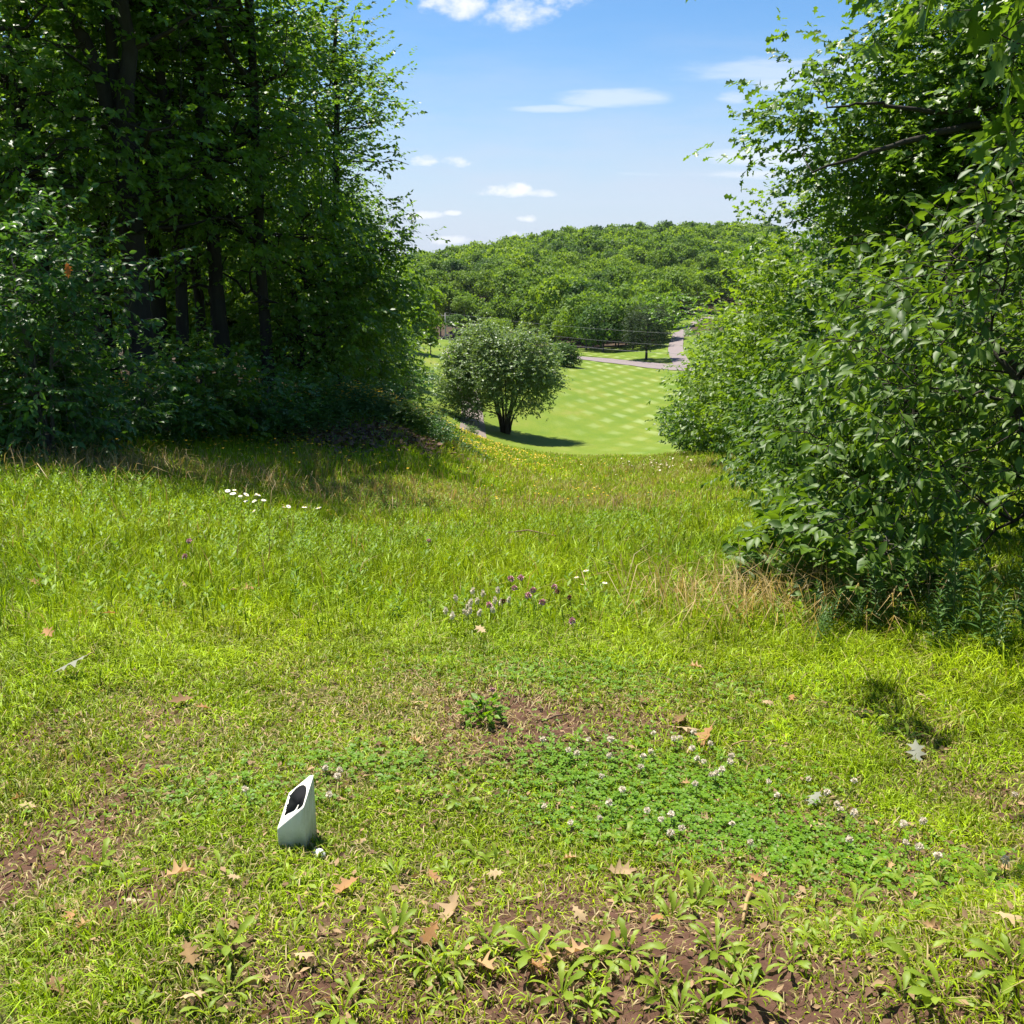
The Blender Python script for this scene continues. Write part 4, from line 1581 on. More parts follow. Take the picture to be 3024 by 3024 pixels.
# ------------------------------------------------------------------ grass
rngG = np.random.default_rng(77)


def scatter(n, r0, r1, dens, a0=-.56, a1=.56):
    """points in the sector ahead, dens(r) per unit area"""
    r = np.linspace(r0, r1, 600)
    c = np.cumsum(dens(r) * r)
    c /= c[-1]
    R = np.interp(rngG.random(n), c, r)
    A = rngG.uniform(a0, a1, n)
    return R * np.sin(A), R * np.cos(A), R


def blades(geo, x, y, z, h, w, lean, colr, seg=2):
    n = len(x)
    th = rngG.uniform(0, 2 * math.pi, n)
    ld = np.stack([np.cos(th), np.sin(th)], -1)
    ph = rngG.uniform(0, 2 * math.pi, n)
    wd = np.stack([np.cos(ph), np.sin(ph)], -1)
    B = np.stack([x, y, z - .004], -1)
    mid = B.copy()
    mid[:, :2] += ld * (lean * h * .35)[:, None]
    mid[:, 2] += h * .62 * np.sqrt(np.clip(1 - (lean * .5) ** 2, .15, 1))
    tip = B.copy()
    tip[:, :2] += ld * (lean * h)[:, None]
    tip[:, 2] += h * np.clip(1.0 - .55 * lean ** 2, .12, 1)
    W = np.concatenate([wd * (w * .5)[:, None], np.zeros((n, 1))], 1)
    V = np.stack([B - W, B + W, mid - W * .8, mid + W * .8, tip], 1)
    lp = np.array([0, 1, 3, 2, 2, 3, 4])
    L = (lp[None] + (np.arange(n) * 5)[:, None]).ravel()
    geo.add(V.reshape(-1, 3), L, np.tile([4, 3], n), 0, np.repeat(colr, 2, 0))


def grass_colour(x, y, dry, n):
    a = fbm(x * .7, y * .7, 61, 3)[:, None]
    b = rngG.random((n, 1))
    g1, g2 = np.array([.145, .250, .006]), np.array([.320, .420, .008])
    c = g1 * (1 - a) + g2 * a
    far_ = smooth(8, 22, np.hypot(x, y))[:, None]
    c = c * ((.45 + .95 * b) * (1 - far_) + (.95 + .35 * b) * far_)
    dc = np.array([.33, .285, .10]) * (.7 + .6 * rngG.random((n, 1)))
    c = c * (.62 + .76 * fbm(x * 6, y * 6, 93, 2)[:, None])
    isdry = (rngG.random(n) < dry)[:, None]
    c = np.where(isdry, dc, c)
    return np.column_stack([c, np.ones(n)]).astype(np.float32)


def lawn():
    g = Geo()
    # short worn turf of the tee
    n = 330000
    x, y, r = scatter(n, 1.15, 5.2, lambda r: 1 / np.maximum(r, 1.6) ** 1.0)
    s = soil_at(x, y)
    keep = rngG.random(n) < (1 - .93 * s) * (.55 + .45 * smooth(.25, .6, fbm(x * 5, y * 5, 19, 2)))
    x, y, r, s = x[keep], y[keep], r[keep], s[keep]
    xs_, ys_, rs_ = [x], [y], [r]
    for a0, a1 in ((-1.35, -.56), (.56, 1.35)):      # thinner turf to either side
        x2, y2, r2 = scatter(75000, 1.0, 6.0, lambda r: 1 / np.maximum(r, 1.6) ** 1.0, a0, a1)
        xs_.append(x2)
        ys_.append(y2)
        rs_.append(r2)
    x, y, r = np.concatenate(xs_), np.concatenate(ys_), np.concatenate(rs_)
    s = soil_at(x, y)
    n = len(x)
    z = height(x, y)
    d = np.clip(.07 + .42 * dry_at(x, y) + .2 * s + .25 * (fbm(x * 4, y * 4, 23, 2) - .5), .04, .85)
    tall = smooth(3.2, 5.0, r) * .05 + .022 * smooth(.5, .8, fbm(x * 2.2, y * 2.2, 13, 2))
    # the right-hand side in the shade of the shrubs grows longer
    tall = tall + .05 * smooth(.9, 2.2, x) * smooth(2.6, 3.3, y)
    h = (.026 + tall) * rngG.uniform(.5, 1.5, n) * (.45 + 1.1 * fbm(x * 11, y * 11, 91, 2))
    w = (.0026 + .0007 * r) * rngG.uniform(.6, 1.3, n)
    lean = np.clip(rngG.normal(.9, .35, n), .1, 1.5)
    c = grass_colour(x, y, d, n)
    blades(g, x, y, z, h, w, lean, c)
    # flat dry thatch between
    n = 42000
    x, y, r = scatter(n, 1.15, 5.5, lambda r: 1 / np.maximum(r, 1.6))
    z = height(x, y) + .004
    keep = rngG.random(n) < .35 + .65 * (dry_at(x, y) > .3)
    x, y, z, r = x[keep], y[keep], z[keep], r[keep]
    n = len(x)
    c = np.column_stack([np.array([.40, .31, .15]) * rngG.uniform(.45, 1.2, (n, 1)), np.ones(n)])
    blades(g, x, y, z, rngG.uniform(.02, .06, n) * .8, (.0022 + .0006 * r), rngG.uniform(1.3, 1.5, n), c)
    tag(g.build('lawn_grass', [BLADE]), 'short worn yellow-green turf of the tee around the white marker', 'grass', kind='stuff')
    # meadow
    g = Geo()
    n = 520000
    x, y, r = scatter(n, 4.3, 62, lambda r: 1 / r ** 1.62)
    for a0, a1 in ((-1.3, -.56), (.56, 1.3)):
        x2, y2, r2 = scatter(70000, 4.3, 26, lambda r: 1 / r ** 1.5, a0, a1)
        x, y, r = np.concatenate([x, x2]), np.concatenate([y, y2]), np.concatenate([r, r2])
    z = height(x, y)
    X, Y, _ = project(np.stack([x, y, z], -1))
    wood = inside(WOODS, x, y)
    keep = ((Y > np.interp(X, FX, FY) - 9 + 18 * fbm(x * .35, y * .2, 83, 3)) | (np.abs(np.arctan2(x, y)) > .56)) & ~(wood & (rngG.random(len(x)) < .75))
    keep &= rngG.random(len(x)) < smooth(4.2, 5.6, r) * .9 + .1
    x, y, z, r, wood = x[keep], y[keep], z[keep], r[keep], wood[keep]
    n = len(x)
    dr = dry_at(x, y)
    d = np.clip(.04 + .62 * dr * smooth(7, 12, r) + .15 * (fbm(x * .8, y * .8, 29, 3) - .5), .01, .85)
    h = (.055 + .11 * fbm(x * .6, y * .6, 17, 3) + .02 * smooth(7, 20, r) + .08 * dr * smooth(10, 20, r)) * rngG.uniform(.4, 1.7, n)
    h *= 1 - .5 * (spots(DRY[:2], x, y) > .3)
    w = (.0035 + .00075 * r) * rngG.uniform(.6, 1.3, n)
    lean = np.clip(rngG.normal(.55, .28, n), .05, 1.4)
    c = grass_colour(x, y, d, n)
    blades(g, x, y, z, h, w, lean, c)
    tag(g.build('meadow_grass', [BLADE]), 'long sunlit meadow grass sloping down towards the fairway', 'grass', kind='stuff')
    # tan seeding grass, in drifts
    g = Geo()
    n = 26000
    x, y, r = scatter(n, 5.0, 60, lambda r: 1 / r ** 1.4)
    z = height(x, y)
    X, Y, _ = project(np.stack([x, y, z], -1))
    keep = (Y > np.interp(X, FX, FY)) & (rngG.random(n) < np.clip(spots(DRY[2:7] + DRY[11:13], x, y) * 1.2 + .06, 0, 1)) & ~inside(WOODS, x, y)
    x, y, z, r = x[keep], y[keep], z[keep], r[keep]
    n = len(x)
    c = np.column_stack([np.array([.42, .27, .15]) * rngG.uniform(.6, 1.2, (n, 1)), np.ones(n)])
    blades(g, x, y, z, rngG.uniform(.16, .34, n), (.002 + .0007 * r) * rngG.uniform(.6, 1.1, n), np.clip(rngG.normal(.4, .2, n), .02, 1), c)
    # the arching tan clump in front of the shrubs
    for (X0, Y0), k, rr in (((2230, 1835), 260, .30), ((2060, 1800), 120, .25), ((2420, 1800), 200, .3), ((2560, 1850), 120, .25), ((250, 1400), 500, 1.0), ((420, 1395), 500, .8), ((800, 1445), 250, .7)):
        cx, cy_, _ = ground(X0, Y0)
        x, y = cx + rngG.normal(0, rr, k), cy_ + rngG.normal(0, rr * .7, k)
        z = height(x, y)
        c = np.column_stack([np.array([.38, .28, .12]) * rngG.uniform(.6, 1.25, (k, 1)), np.ones(k)])
        r = np.hypot(x, y)
        blades(g, x, y, z, rngG.uniform(.22, .5, k), .002 + .0006 * r, np.clip(rngG.normal(.8, .3, k), .1, 1.4), c)
    tag(g.build('dry_grass', [BLADE]), 'tan seeding grass standing in drifts in the meadow', 'dry grass', kind='stuff')


lawn()


def meadow_plants():
    """small leafy forbs, clover and flowers too many to count"""
    g = Geo()
    n = 2100
    x, y, r = scatter(n, 4.6, 15, lambda r: 1 / r ** 1.0, -.5, .42)
    keep = (rngG.random(n) < .35 + .65 * smooth(.42, .58, fbm(x * .5, y * .5, 71, 2)) * (x < 1.5)) & ~inside(WOODS, x, y)
    x, y = x[keep], y[keep]
    n = len(x)
    z = height(x, y)
    k = 11
    h = rngG.uniform(.08, .19, n)
    t = np.linspace(.2, 1, k)[None] * np.ones((n, 1))
    P = np.stack([x[:, None] + 0 * t, y[:, None] + 0 * t, z[:, None] + h[:, None] * t], -1)
    a = np.arange(k)[None] * 2.4 + rngG.uniform(0, 6, (n, 1))
    up = .15 + .9 * t ** 2
    A = np.stack([np.cos(a), np.sin(a), up], -1)
    N = np.stack([-np.cos(a) * up, -np.sin(a) * up, 1 + 0 * a], -1)
    sz = rngG.uniform(.042, .07, (n, k)) * (1.1 - .35 * t)
    put(g, 'simple', P.reshape(-1, 3), A.reshape(-1, 3), N.reshape(-1, 3), sz.ravel(), 0, np.repeat(rngG.random(n), k), .75)
    tag(g.build('meadow_forbs', [FORB_LEAF]), 'leafy young stems growing thickly through the sunlit meadow', 'wild plants', kind='stuff')
    # clover patches on the tee
    g = Geo()
    xs, ys = [], []
    for (cx, cy_), rr in CLOV:
        k = int(1600 * rr)
        xs.append(cx + rngG.normal(0, rr * .72, k))
        ys.append(cy_ + rngG.normal(0, rr * .5, k))
    for (X0, Y0), rr, k in (((1540, 1840), .35, 900), ((1600, 1980), .30, 700), ((2150, 2050), .5, 700), ((700, 2330), .2, 250), ((1080, 2260), .16, 300)):
        cx, cy_, _ = ground(X0, Y0)
        xs.append(cx + rngG.normal(0, rr, k))
        ys.append(cy_ + rngG.normal(0, rr * .6, k))
    x, y = np.concatenate(xs), np.concatenate(ys)
    z = height(x, y) + rngG.uniform(.008, .035, len(x))
    a0 = rngG.uniform(0, 6.28, len(x))
    tl = rngG.normal(0, .25, (len(x), 2))
    ti = rngG.random(len(x))
    for q in range(3):
        a = a0 + q * 2.094
        A = np.stack([np.cos(a), np.sin(a), .1 + 0 * a], -1)
        N = np.stack([tl[:, 0] - .3 * np.cos(a), tl[:, 1] - .3 * np.sin(a), 1 + 0 * a], -1)
        put(g, 'round', np.stack([x, y, z], -1), A, N, rngG.uniform(.008, .0145, len(x)), 0, ti, 1.2)
    tag(g.build('clover_leaves', [CLOVER_LEAF]), 'deep green clover leaves spreading in patches over the turf', 'clover', kind='stuff')
    # yellow flowers along the bank and the meadow's left edge
    g = Geo()

    def flecks(path, n, spread, hh, size, colr):
        P = np.array([ground(*p)[:2] if len(p) == 2 else spot(p[0], p[2])[:2] for p in path])
        t = rngG.random(n) * (len(P) - 1)
        i = np.minimum(t.astype(int), len(P) - 2)
        f = (t - i)[:, None]
        q = P[i] * (1 - f) + P[i + 1] * f + rngG.normal(0, spread, (n, 2))
        r = np.hypot(q[:, 0], q[:, 1])
        z = height(q[:, 0], q[:, 1]) + hh * rngG.uniform(.6, 1.3, n)
        B = np.column_stack([q, z])
        c = np.column_stack([np.array(colr) * rngG.uniform(.75, 1.1, (n, 1)), np.ones(n)])
        for a in (0, 2.1, 4.2):
            A = np.tile([math.cos(a), math.sin(a), .2], (n, 1))
            put(g, 'simple', B, A, rngG.normal(0, .3, (n, 3)) + [0, -.3, 1], size * (.6 + .02 * r), 0, c, 2.0)
    flecks([(1285, 1238), (1330, 1262), (1400, 1295), (1480, 1330), (1560, 1345), (1600, 1375)], 420, 1.5, .16, .025, (.80, .50, .01))
    flecks([(1330, 1290), (1420, 1330), (1470, 1360)], 330, 1.2, .16, .025, (.80, .50, .01))
    flecks([(300, 0, 19), (420, 0, 18.6), (560, 0, 18.8), (700, 0, 19.5), (900, 0, 21), (1050, 0, 22), (1180, 0, 22.5)], 1600, .5, .5, .035, (.80, .48, .01))
    flecks([(0, 1330), (300, 1300), (600, 1330), (900, 1340), (1100, 1360)], 260, .9, .25, .03, (.80, .50, .01))
    flecks([(1600, 1480), (1700, 1500), (1750, 1420)], 60, 1.0, .22, .022, (.80, .50, .01))
    tag(g.build('yellow_flowers', [BLADE]), 'drift of yellow flower heads along the bank and meadow edge', 'flowers', kind='stuff')
    # greenery under the flowers on the bank
    g = Geo()
    n = 5200
    P = np.array([spot(X, d)[:2] for X, d in ((-200, 15.5), (0, 15.8), (300, 16.5), (560, 17.5), (760, 18.6), (950, 20.6), (1100, 21.8), (1210, 22.4))])
    t = rngG.random(n) * (len(P) - 1)
    i = np.minimum(t.astype(int), len(P) - 2)
    f = (t - i)[:, None]
    q = P[i] * (1 - f) + P[i + 1] * f + rngG.normal(0, .65, (n, 2)) + [0, .6]
    z = height(q[:, 0], q[:, 1])
    k = 7
    h = rngG.uniform(.2, .6, n)
    tt = np.linspace(.15, 1, k)[None] * np.ones((n, 1))
    PP = np.stack([q[:, :1] + rngG.normal(0, .05, (n, k)), q[:, 1:] + rngG.normal(0, .05, (n, k)), z[:, None] + h[:, None] * tt], -1)
    a = rngG.uniform(0, 6.28, (n, k))
    A = np.stack([np.cos(a), np.sin(a), .3 + 0 * a], -1)
    put(g, 'simple', PP.reshape(-1, 3), A.reshape(-1, 3), np.stack([-.3 * np.cos(a), -.3 * np.sin(a), 1 + 0 * a], -1).reshape(-1, 3), rngG.uniform(.08, .16, n * k), 0, rngG.random(n * k), .9)
    tag(g.build('bank_greenery', [GOLD_LEAF]), 'shaded leafy ground cover on the bank below the left woods', 'ground cover', kind='stuff')
    # brown leaf litter on the bank
    g = Geo()
    n = 2600
    P = np.array([spot(X, d)[:2] for X, d in ((880, 18.2), (1000, 19.0), (1120, 19.8), (1230, 20.4))])
    t = rngG.random(n) * (len(P) - 1)
    i = np.minimum(t.astype(int), len(P) - 2)
    f = (t - i)[:, None]
    q = P[i] * (1 - f) + P[i + 1] * f + rngG.normal(0, .5, (n, 2))
    B = np.column_stack([q, height(q[:, 0], q[:, 1]) + rngG.uniform(.02, .12, n)])
    c = np.column_stack([np.array([.17, .105, .075]) * rngG.uniform(.4, 1.5, (n, 1)), np.ones(n)])
    put(g, 'simple', B, rngG.normal(0, 1, (n, 3)) * [1, 1, .3], rngG.normal(0, .5, (n, 3)) + [0, 0, 1], rngG.uniform(.08, .16, n), 0, c, 1.3)
    tag(g.build('leaf_litter', [DEAD]), 'grey-brown fallen leaves heaped on the shaded bank', 'leaf litter', kind='stuff')
    # chopped straw and bits on the worn turf
    g = Geo()
    n = 5000
    x, y, r = scatter(n, 1.2, 4.6, lambda r: 1 / np.maximum(r, 1.6) ** 1.2)
    B = np.stack([x, y, height(x, y) + rngG.uniform(.004, .02, n)], -1)
    c = np.column_stack([np.where(rngG.random((n, 1)) < .5, np.array([.36, .24, .13]), np.array([.17, .10, .06])) * rngG.uniform(.6, 1.2, (n, 1)), np.ones(n)])
    put(g, 'simple', B, rngG.normal(0, 1, (n, 3)) * [1, 1, .2], rngG.normal(0, .5, (n, 3)) + [0, 0, 1], rngG.uniform(.008, .032, n), 0, c, 1.0)
    tag(g.build('leaf_crumbs', [DEAD]), 'crumbs of dead leaf and straw scattered over the worn turf', 'debris', kind='stuff')


meadow_plants()


# ------------------------------------------------------------------ the tee marker and the ball
def tee_marker():
    a, e, d = ground(822, 2512), ground(905, 2516), ground(941, 2463)
    A, E, D = (np.array(q[:2]) for q in (a, e, d))
    B = A + D - E
    gz = hz(*((A + D) / 2))

    def top(xy, Y):
        r = ray(1512, Y)
        lo, hi = gz - .05, gz + .6
        for _ in range(40):
            m = (lo + hi) / 2
            if project([xy[0], xy[1], m])[1][0] > Y:
                lo = m
            else:
                hi = m
        return lo
    zA, zE, zD = top(A, 2449), top(E, 2384), top(D, 2276)
    zB = zA + zD - zE
    O = np.array([*((A + D) / 2), gz])
    T = {k: np.array([*p, z]) - O for k, p, z in (('A', A, zA), ('E', E, zE), ('D', D, zD), ('B', B, zB))}
    bot = {k: np.array([T[k][0], T[k][1], -.06]) for k in T}
    # the highest corner is cut off square
    c1 = T['D'] + (T['B'] - T['D']) * .18
    c2 = T['D'] + (T['E'] - T['D']) * .10
    down = lambda q: np.array([q[0], q[1], -.06])
    bm_v = [T['A'], T['E'], c2, c1, T['B'], bot['A'], bot['E'], down(c2), down(c1), bot['B']]
    F = [(0, 1, 2, 3, 4), (5, 6, 1, 0), (6, 7, 2, 1), (7, 8, 3, 2), (8, 9, 4, 3), (9, 5, 0, 4), (9, 8, 7, 6, 5)]
    m, nt, N, L = nodes('weathered_white_paint')
    f = ntex(N, L, 22, 6, .7)
    tc = N('ShaderNodeTexCoord')
    sp = N('ShaderNodeSeparateXYZ')
    L(tc.outputs['Object'], sp.inputs[0])
    mr = N('ShaderNodeMapRange')
    mr.inputs['From Min'].default_value = .075
    mr.inputs['From Max'].default_value = .0
    L(sp.outputs[2], mr.inputs['Value'])
    mul = N('ShaderNodeMath')
    mul.operation = 'MULTIPLY'
    L(mr.outputs[0], mul.inputs[0])
    L(ramp(N, L, f, [(.3, (.1, .1, .1)), (.62, (1, 1, 1))]), mul.inputs[1])
    grn = N('ShaderNodeMapRange')
    grn.inputs['From Min'].default_value = .0
    grn.inputs['From Max'].default_value = .05
    L(sp.outputs[0], grn.inputs['Value'])
    c = mixrgb(N, L, mul.outputs[0], (.82, .79, .70), (.09, .10, .05))
    gk = N('ShaderNodeMath')
    gk.operation = 'MULTIPLY'
    L(grn.outputs[0], gk.inputs[0])
    L(ramp(N, L, ntex(N, L, 60, 4, .7, None, (1, 1, .3)), [(.35, (.12, .12, .12)), (.65, (.8, .8, .8))]), gk.inputs[1])
    geo_ = N('ShaderNodeNewGeometry')
    sn = N('ShaderNodeSeparateXYZ')
    L(geo_.outputs['Normal'], sn.inputs[0])
    side = N('ShaderNodeMath')
    side.operation = 'MULTIPLY'
    side.use_clamp = True
    L(gk.outputs[0], side.inputs[0])
    lt = N('ShaderNodeMath')
    lt.operation = 'LESS_THAN'
    lt.inputs[1].default_value = .35
    L(sn.outputs[2], lt.inputs[0])
    L(lt.outputs[0], side.inputs[1])
    c = mixrgb(N, L, side.outputs[0], c, (.36, .36, .17))
    spk = ntex(N, L, 120, 2)
    c = mixrgb(N, L, ramp(N, L, spk, [(.68, (0, 0, 0)), (.74, (.6, .6, .6))]), c, (.30, .30, .24))
    finish(N, L, surface(N, L, c, .55, .35, f, .25, .003).outputs[0])
    root = empty('tee_marker', tuple(O))
    g = Geo()
    g.faces(bm_v, F)
    post = g.build('post', [m], root)
    bv = post.modifiers.new('edge', 'BEVEL')
    bv.width = .0035
    bv.segments = 2
    # black emblem on the sloping face
    nrm = np.cross(T['E'] - T['A'], T['B'] - T['A'])
    nrm = nrm / np.linalg.norm(nrm)
    if nrm[2] < 0:
        nrm = -nrm
    zo = [(965, 560), (990, 575), (1002, 610), (1000, 655), (990, 715), (975, 765), (962, 815), (948, 860), (915, 895), (865, 932), (884, 885), (900, 848), (893, 842), (876, 850), (850, 900), (822, 938), (770, 965),
          (720, 985), (672, 1022), (690, 972), (702, 948), (690, 936), (712, 912), (697, 906), (722, 880), (702, 870), (735, 842), (740, 790), (762, 742), (742, 713), (766, 712), (800, 670), (850, 612), (900, 577), (935, 563)]
    V = []
    for zx, zy in zo:
        r = np.array(ray(700 + zx / 4.829, 2200 + zy / 4.829))
        p0 = np.array([0, 0, EYE]) - O
        t = ((T['A'] - p0) @ nrm) / (r @ nrm)
        V.append(p0 + r * t)
    V = np.array(V)
    cen = V.mean(0)
    V = cen + (V - cen) * .94
    n = len(V)
    g = Geo()
    W = np.vstack([V + nrm * .0022, V + nrm * .0003])
    F = [tuple(range(n))] + [(i, n + i, n + (i + 1) % n, (i + 1) % n) for i in range(n)]
    g.faces(W, F)
    em = g.build('emblem', [flat_mat('black_paint', (.010, .010, .011), .8, .12, .3)], root)
    tag(root, 'small white slant-topped wooden tee marker with a black emblem', 'tee marker')
    # golf ball sunk in the grass beside it
    x, y, z = ground(938, 2528)
    import bmesh
    bm = bmesh.new()
    bmesh.ops.create_icosphere(bm, subdivisions=5, radius=.0213)
    rngb = np.random.default_rng(4)
    k = np.arange(330)
    ph = np.arccos(1 - 2 * (k + .5) / 330)
    th = math.pi * (1 + 5 ** .5) * k
    dm = np.stack([np.cos(th) * np.sin(ph), np.sin(th) * np.sin(ph), np.cos(ph)], -1)
    for v in bm.verts:
        u = np.array(v.co.normalized())
        q = np.arccos(np.clip((dm @ u).max(), -1, 1))
        v.co *= 1 - .035 * max(0, 1 - (q / .085) ** 2)
    me = bpy.data.meshes.new('golf_ball')
    bm.to_mesh(me)
    bm.free()
    me.polygons.foreach_set('use_smooth', np.ones(len(me.polygons), bool))
    me.materials.append(flat_mat('ball_white', (.80, .80, .80), .3, .5, .03))
    o = link('golf_ball', me)
    o.location = (x, y, z - .002)
    tag(o, 'white dimpled golf ball sunk in the grass beside the tee marker', 'golf ball')
    return O


tee_marker()


# ------------------------------------------------------------------ single plants, fallen leaves and twigs on the tee
def small_things():
    rng = np.random.default_rng(9)
    # broad-leaved rosettes
    forms = []
    for s in range(6):
        g = Geo()
        k = int(rng.integers(6, 10))
        a = np.arange(k) * 2.4 + rng.uniform(0, 6)
        A = np.stack([np.cos(a), np.sin(a), rng.uniform(-.15, .35, k)], -1)
        N = np.stack([-np.cos(a) * .2 + rng.normal(0, .25, k), -np.sin(a) * .2 + rng.normal(0, .25, k), np.ones(k)], -1)
        P = np.stack([np.cos(a) * .006, np.sin(a) * .006, np.full(k, .0)], -1)
        put(g, 'weed', P, A, N, rng.uniform(.035, .08, k), 0, rng.random(k), rng.uniform(1.0, 1.35))
        forms.append(g.mesh('broadleaf_weed', [WEED_LEAF]))
    W = [(2044, 2686, 1.35), (1981, 2726, 1.2), (2289, 2734, 1.3), (2423, 2797, 1.1), (2517, 2745, .9), (1855, 2820, 1.2), (2115, 2820, 1.0), (2336, 2852, 1.1), (2210, 2947, 1.3), (1957, 2939, 1.0),
         (2691, 2710, 1.2), (2699, 2907, 1.3), (2667, 2962, 1.1), (2959, 2994, 1.2), (2991, 2876, 1.3), (2794, 2639, 1.0), (2912, 2631, 1.1), (1579, 2828, 1.1), (1658, 2947, 1.1), (1776, 2836, 1.0),
         (2092, 2994, 1.0), (1737, 2986, .9), (1705, 2190, 1.0), (1855, 2505, 1.0), (1831, 2655, 1.0), (2005, 2994, .9), (2565, 2800, 1.0), (2841, 2789, 1.1), (1172, 2590, 1.2), (1320, 2590, 1.0),
         (1413, 2543, 1.2), (1460, 2575, 1.3), (1273, 2854, 1.2), (1335, 2854, 1.2), (1436, 2792, 1.3), (1467, 2823, 1.1), (675, 2800, 1.0), (870, 2753, .9), (776, 2621, .8), (512, 2446, .9), (575, 2435, 1.0),
         (458, 2520, .8), (396, 3001, 1.0), (621, 3001, 1.0), (1009, 3001, 1.1), (1118, 2365, 1.0), (1242, 2357, 1.0), (1366, 2373, 1.1), (1172, 2256, .9), (1196, 2163, .7), (1141, 2210, .8),
         (550, 1880, 1.1), (820, 1870, 1.1), (1100, 1720, 1.1), (1220, 1820, 1.2), (60, 1700, 1.3), (760, 1700, 1.0), (150, 1960, 1.0), (400, 1830, 1.0), (2400, 2160, 1.1), (2580, 2130, 1.1), (2680, 2190, 1.0),
         (2470, 2080, 1.0), (2150, 2060, 1.0), (1560, 2010, .9), (300, 1690, 1.0), (1010, 1870, 1.0)]
    for _ in range(62):
        X0, Y0 = (rng.uniform(1250, 3000), rng.uniform(2560, 3010)) if rng.random() < .72 else (rng.uniform(30, 1400), rng.uniform(2250, 3000))
        W.append((X0, Y0, rng.uniform(.55, 1.1)))
    for i, (X, Y, s) in enumerate(W):
        p = ground(X, Y)
        o = link('broadleaf_weed', forms[i % 6])
        o.location = (p[0], p[1], p[2] + .004)
        o.rotation_euler = (rng.normal(0, .22), rng.normal(0, .22), rng.uniform(0, 6.28))
        s *= rng.uniform(.65, 1.0)
        o.scale = (s, s, s)
        if i == 0:
            lb = 'largest broad-leaved weed, below the clover patch, leaves standing up'
            gr = None
        elif Y < 2080:
            lb, gr = 'broad-leaved weed among the longer grass of the lower meadow', 'broad-leaved weeds in the meadow'
        elif X < 1100:
            lb, gr = 'broad-leaved weed in the turf around the tee marker', 'broad-leaved weeds near the tee marker'
        elif Y > 2560:
            lb, gr = 'bright broad-leaved weed on the worn soil below the clover patch', 'broad-leaved weeds on the worn soil'
        else:
            lb, gr = 'broad-leaved weed in the short turf around the clover patch', 'broad-leaved weeds around the clover'
        tag(o, lb, 'weed', gr)
    # the leafy clump on its own above the marker
    p = ground(1425, 2128)
    e = empty('leafy_clump', p)
    g = Geo()
    k = 120
    a = rng.uniform(0, 6.28, k)
    rr = .075 * np.sqrt(rng.random(k))
    P = np.stack([rr * np.cos(a), rr * np.sin(a), rng.uniform(.02, .085, k) * (1 - 4 * rr)], -1)
    put(g, 'simple', P, np.stack([np.cos(a), np.sin(a), rng.uniform(-.2, .5, k)], -1) + rng.normal(0, .4, (k, 3)), rng.normal(0, .35, (k, 3)) + [0, 0, 1], rng.uniform(.022, .04, k), 0, rng.random(k), 1.25)
    g.build('leaves', [CLOVER_LEAF], e)
    g = Geo()
    for _ in range(9):
        b = rng.normal(0, .03, 2)
        tube(g, [(0, 0, -.01), (b[0] * .6, b[1] * .6, .04), (b[0], b[1], .08)], [.0022, .002, .001], 5)
    g.build('stems', [STEM], e)
    tag(e, 'dense deep green leafy clump alone on the worn turf', 'plant')

    CREAM = leaf_mat('cream_petal', (.74, .64, .50), (.86, .80, .70), .4, .6, .2, (1, 1, 1))
    # clover heads
    def head_mesh(name, pm, hgt, rad_, n=46):
        g = Geo()
        tube(g, [(0, 0, -.01), (.004, 0, hgt * .5), (0, .003, hgt)], [.0013, .0012, .001], 5, 1)
        d = unit(rng.normal(0, 1, (n, 3)) + [0, 0, .35])
        put(g, 'simple', d * rad_ * .25 + [0, 0, hgt], d, rng.normal(0, 1, (n, 3)), rad_ * rng.uniform(.75, 1.05, n), 0, rng.random(n), 1.6)
        return g.mesh(name, [pm, STEM])
    white = [head_mesh('clover_flower', CREAM, h, .0098) for h in (.05, .07, .06)]
    pink = [head_mesh('clover_flower', PETAL_P, h, .017) for h in (.20, .16, .24)]
    brown = head_mesh('clover_flower', PETAL_B, .2, .013)
    WF = [(140, 267), (385, 292), (247, 310), (272, 322), (302, 290), (370, 340), (395, 262), (497, 352), (515, 364), (512, 298), (543, 250), (622, 270), (625, 250), (672, 322), (660, 240), (715, 348), (712, 360), (748, 292),
          (849, 332), (842, 367), (780, 408), (797, 392), (785, 410), (704, 445), (352, 398), (408, 490), (352, 538), (240, 572), (400, 527), (545, 547), (604, 562), (568, 592), (645, 606), (607, 615), (806, 606), (900, 662),
          (965, 424), (1012, 488), (1098, 416), (1178, 472), (1262, 443), (1228, 495), (1213, 522), (1447, 600), (1550, 600), (1266, 655), (1265, 583), (1497, 670), (1541, 690), (1560, 716), (1860, 745), (1885, 470), (165, 540)]
    for i, (x, y) in enumerate(WF):
        p = ground(1500 + x * .7888, 2012 + y * .7888)
        o = link('clover_flower', white[i % 3])
        o.location = p
        o.rotation_euler = (rng.normal(0, .2), rng.normal(0, .2), rng.uniform(0, 6))
        s = rng.uniform(.85, 1.15)
        o.scale = (s, s, s)
        tag(o, 'white clover flower head standing over the deep green clover patch', 'flower', 'white clover heads on the tee')
    for i, (X, Y) in enumerate(((965, 2372), (985, 2340), (1003, 2316), (972, 2296), (746, 2374))):
        o = link('clover_flower', white[i % 3])
        o.location = ground(X, Y + 16)
        o.rotation_euler = (.1, .2, i)
        tag(o, 'white clover flower head in the turf around the tee marker', 'flower', 'white clover heads near the marker')
    PK = [(1533, 1733), (1528, 1748), (1508, 1764), (1590, 1780), (1640, 1748), (1632, 1795), (1668, 1782), (1700, 1860), (1477, 1796), (1588, 1820), (1460, 1800), (1700, 1812), (566, 1612), (560, 1640), (1270, 1612), (1456, 2028)]
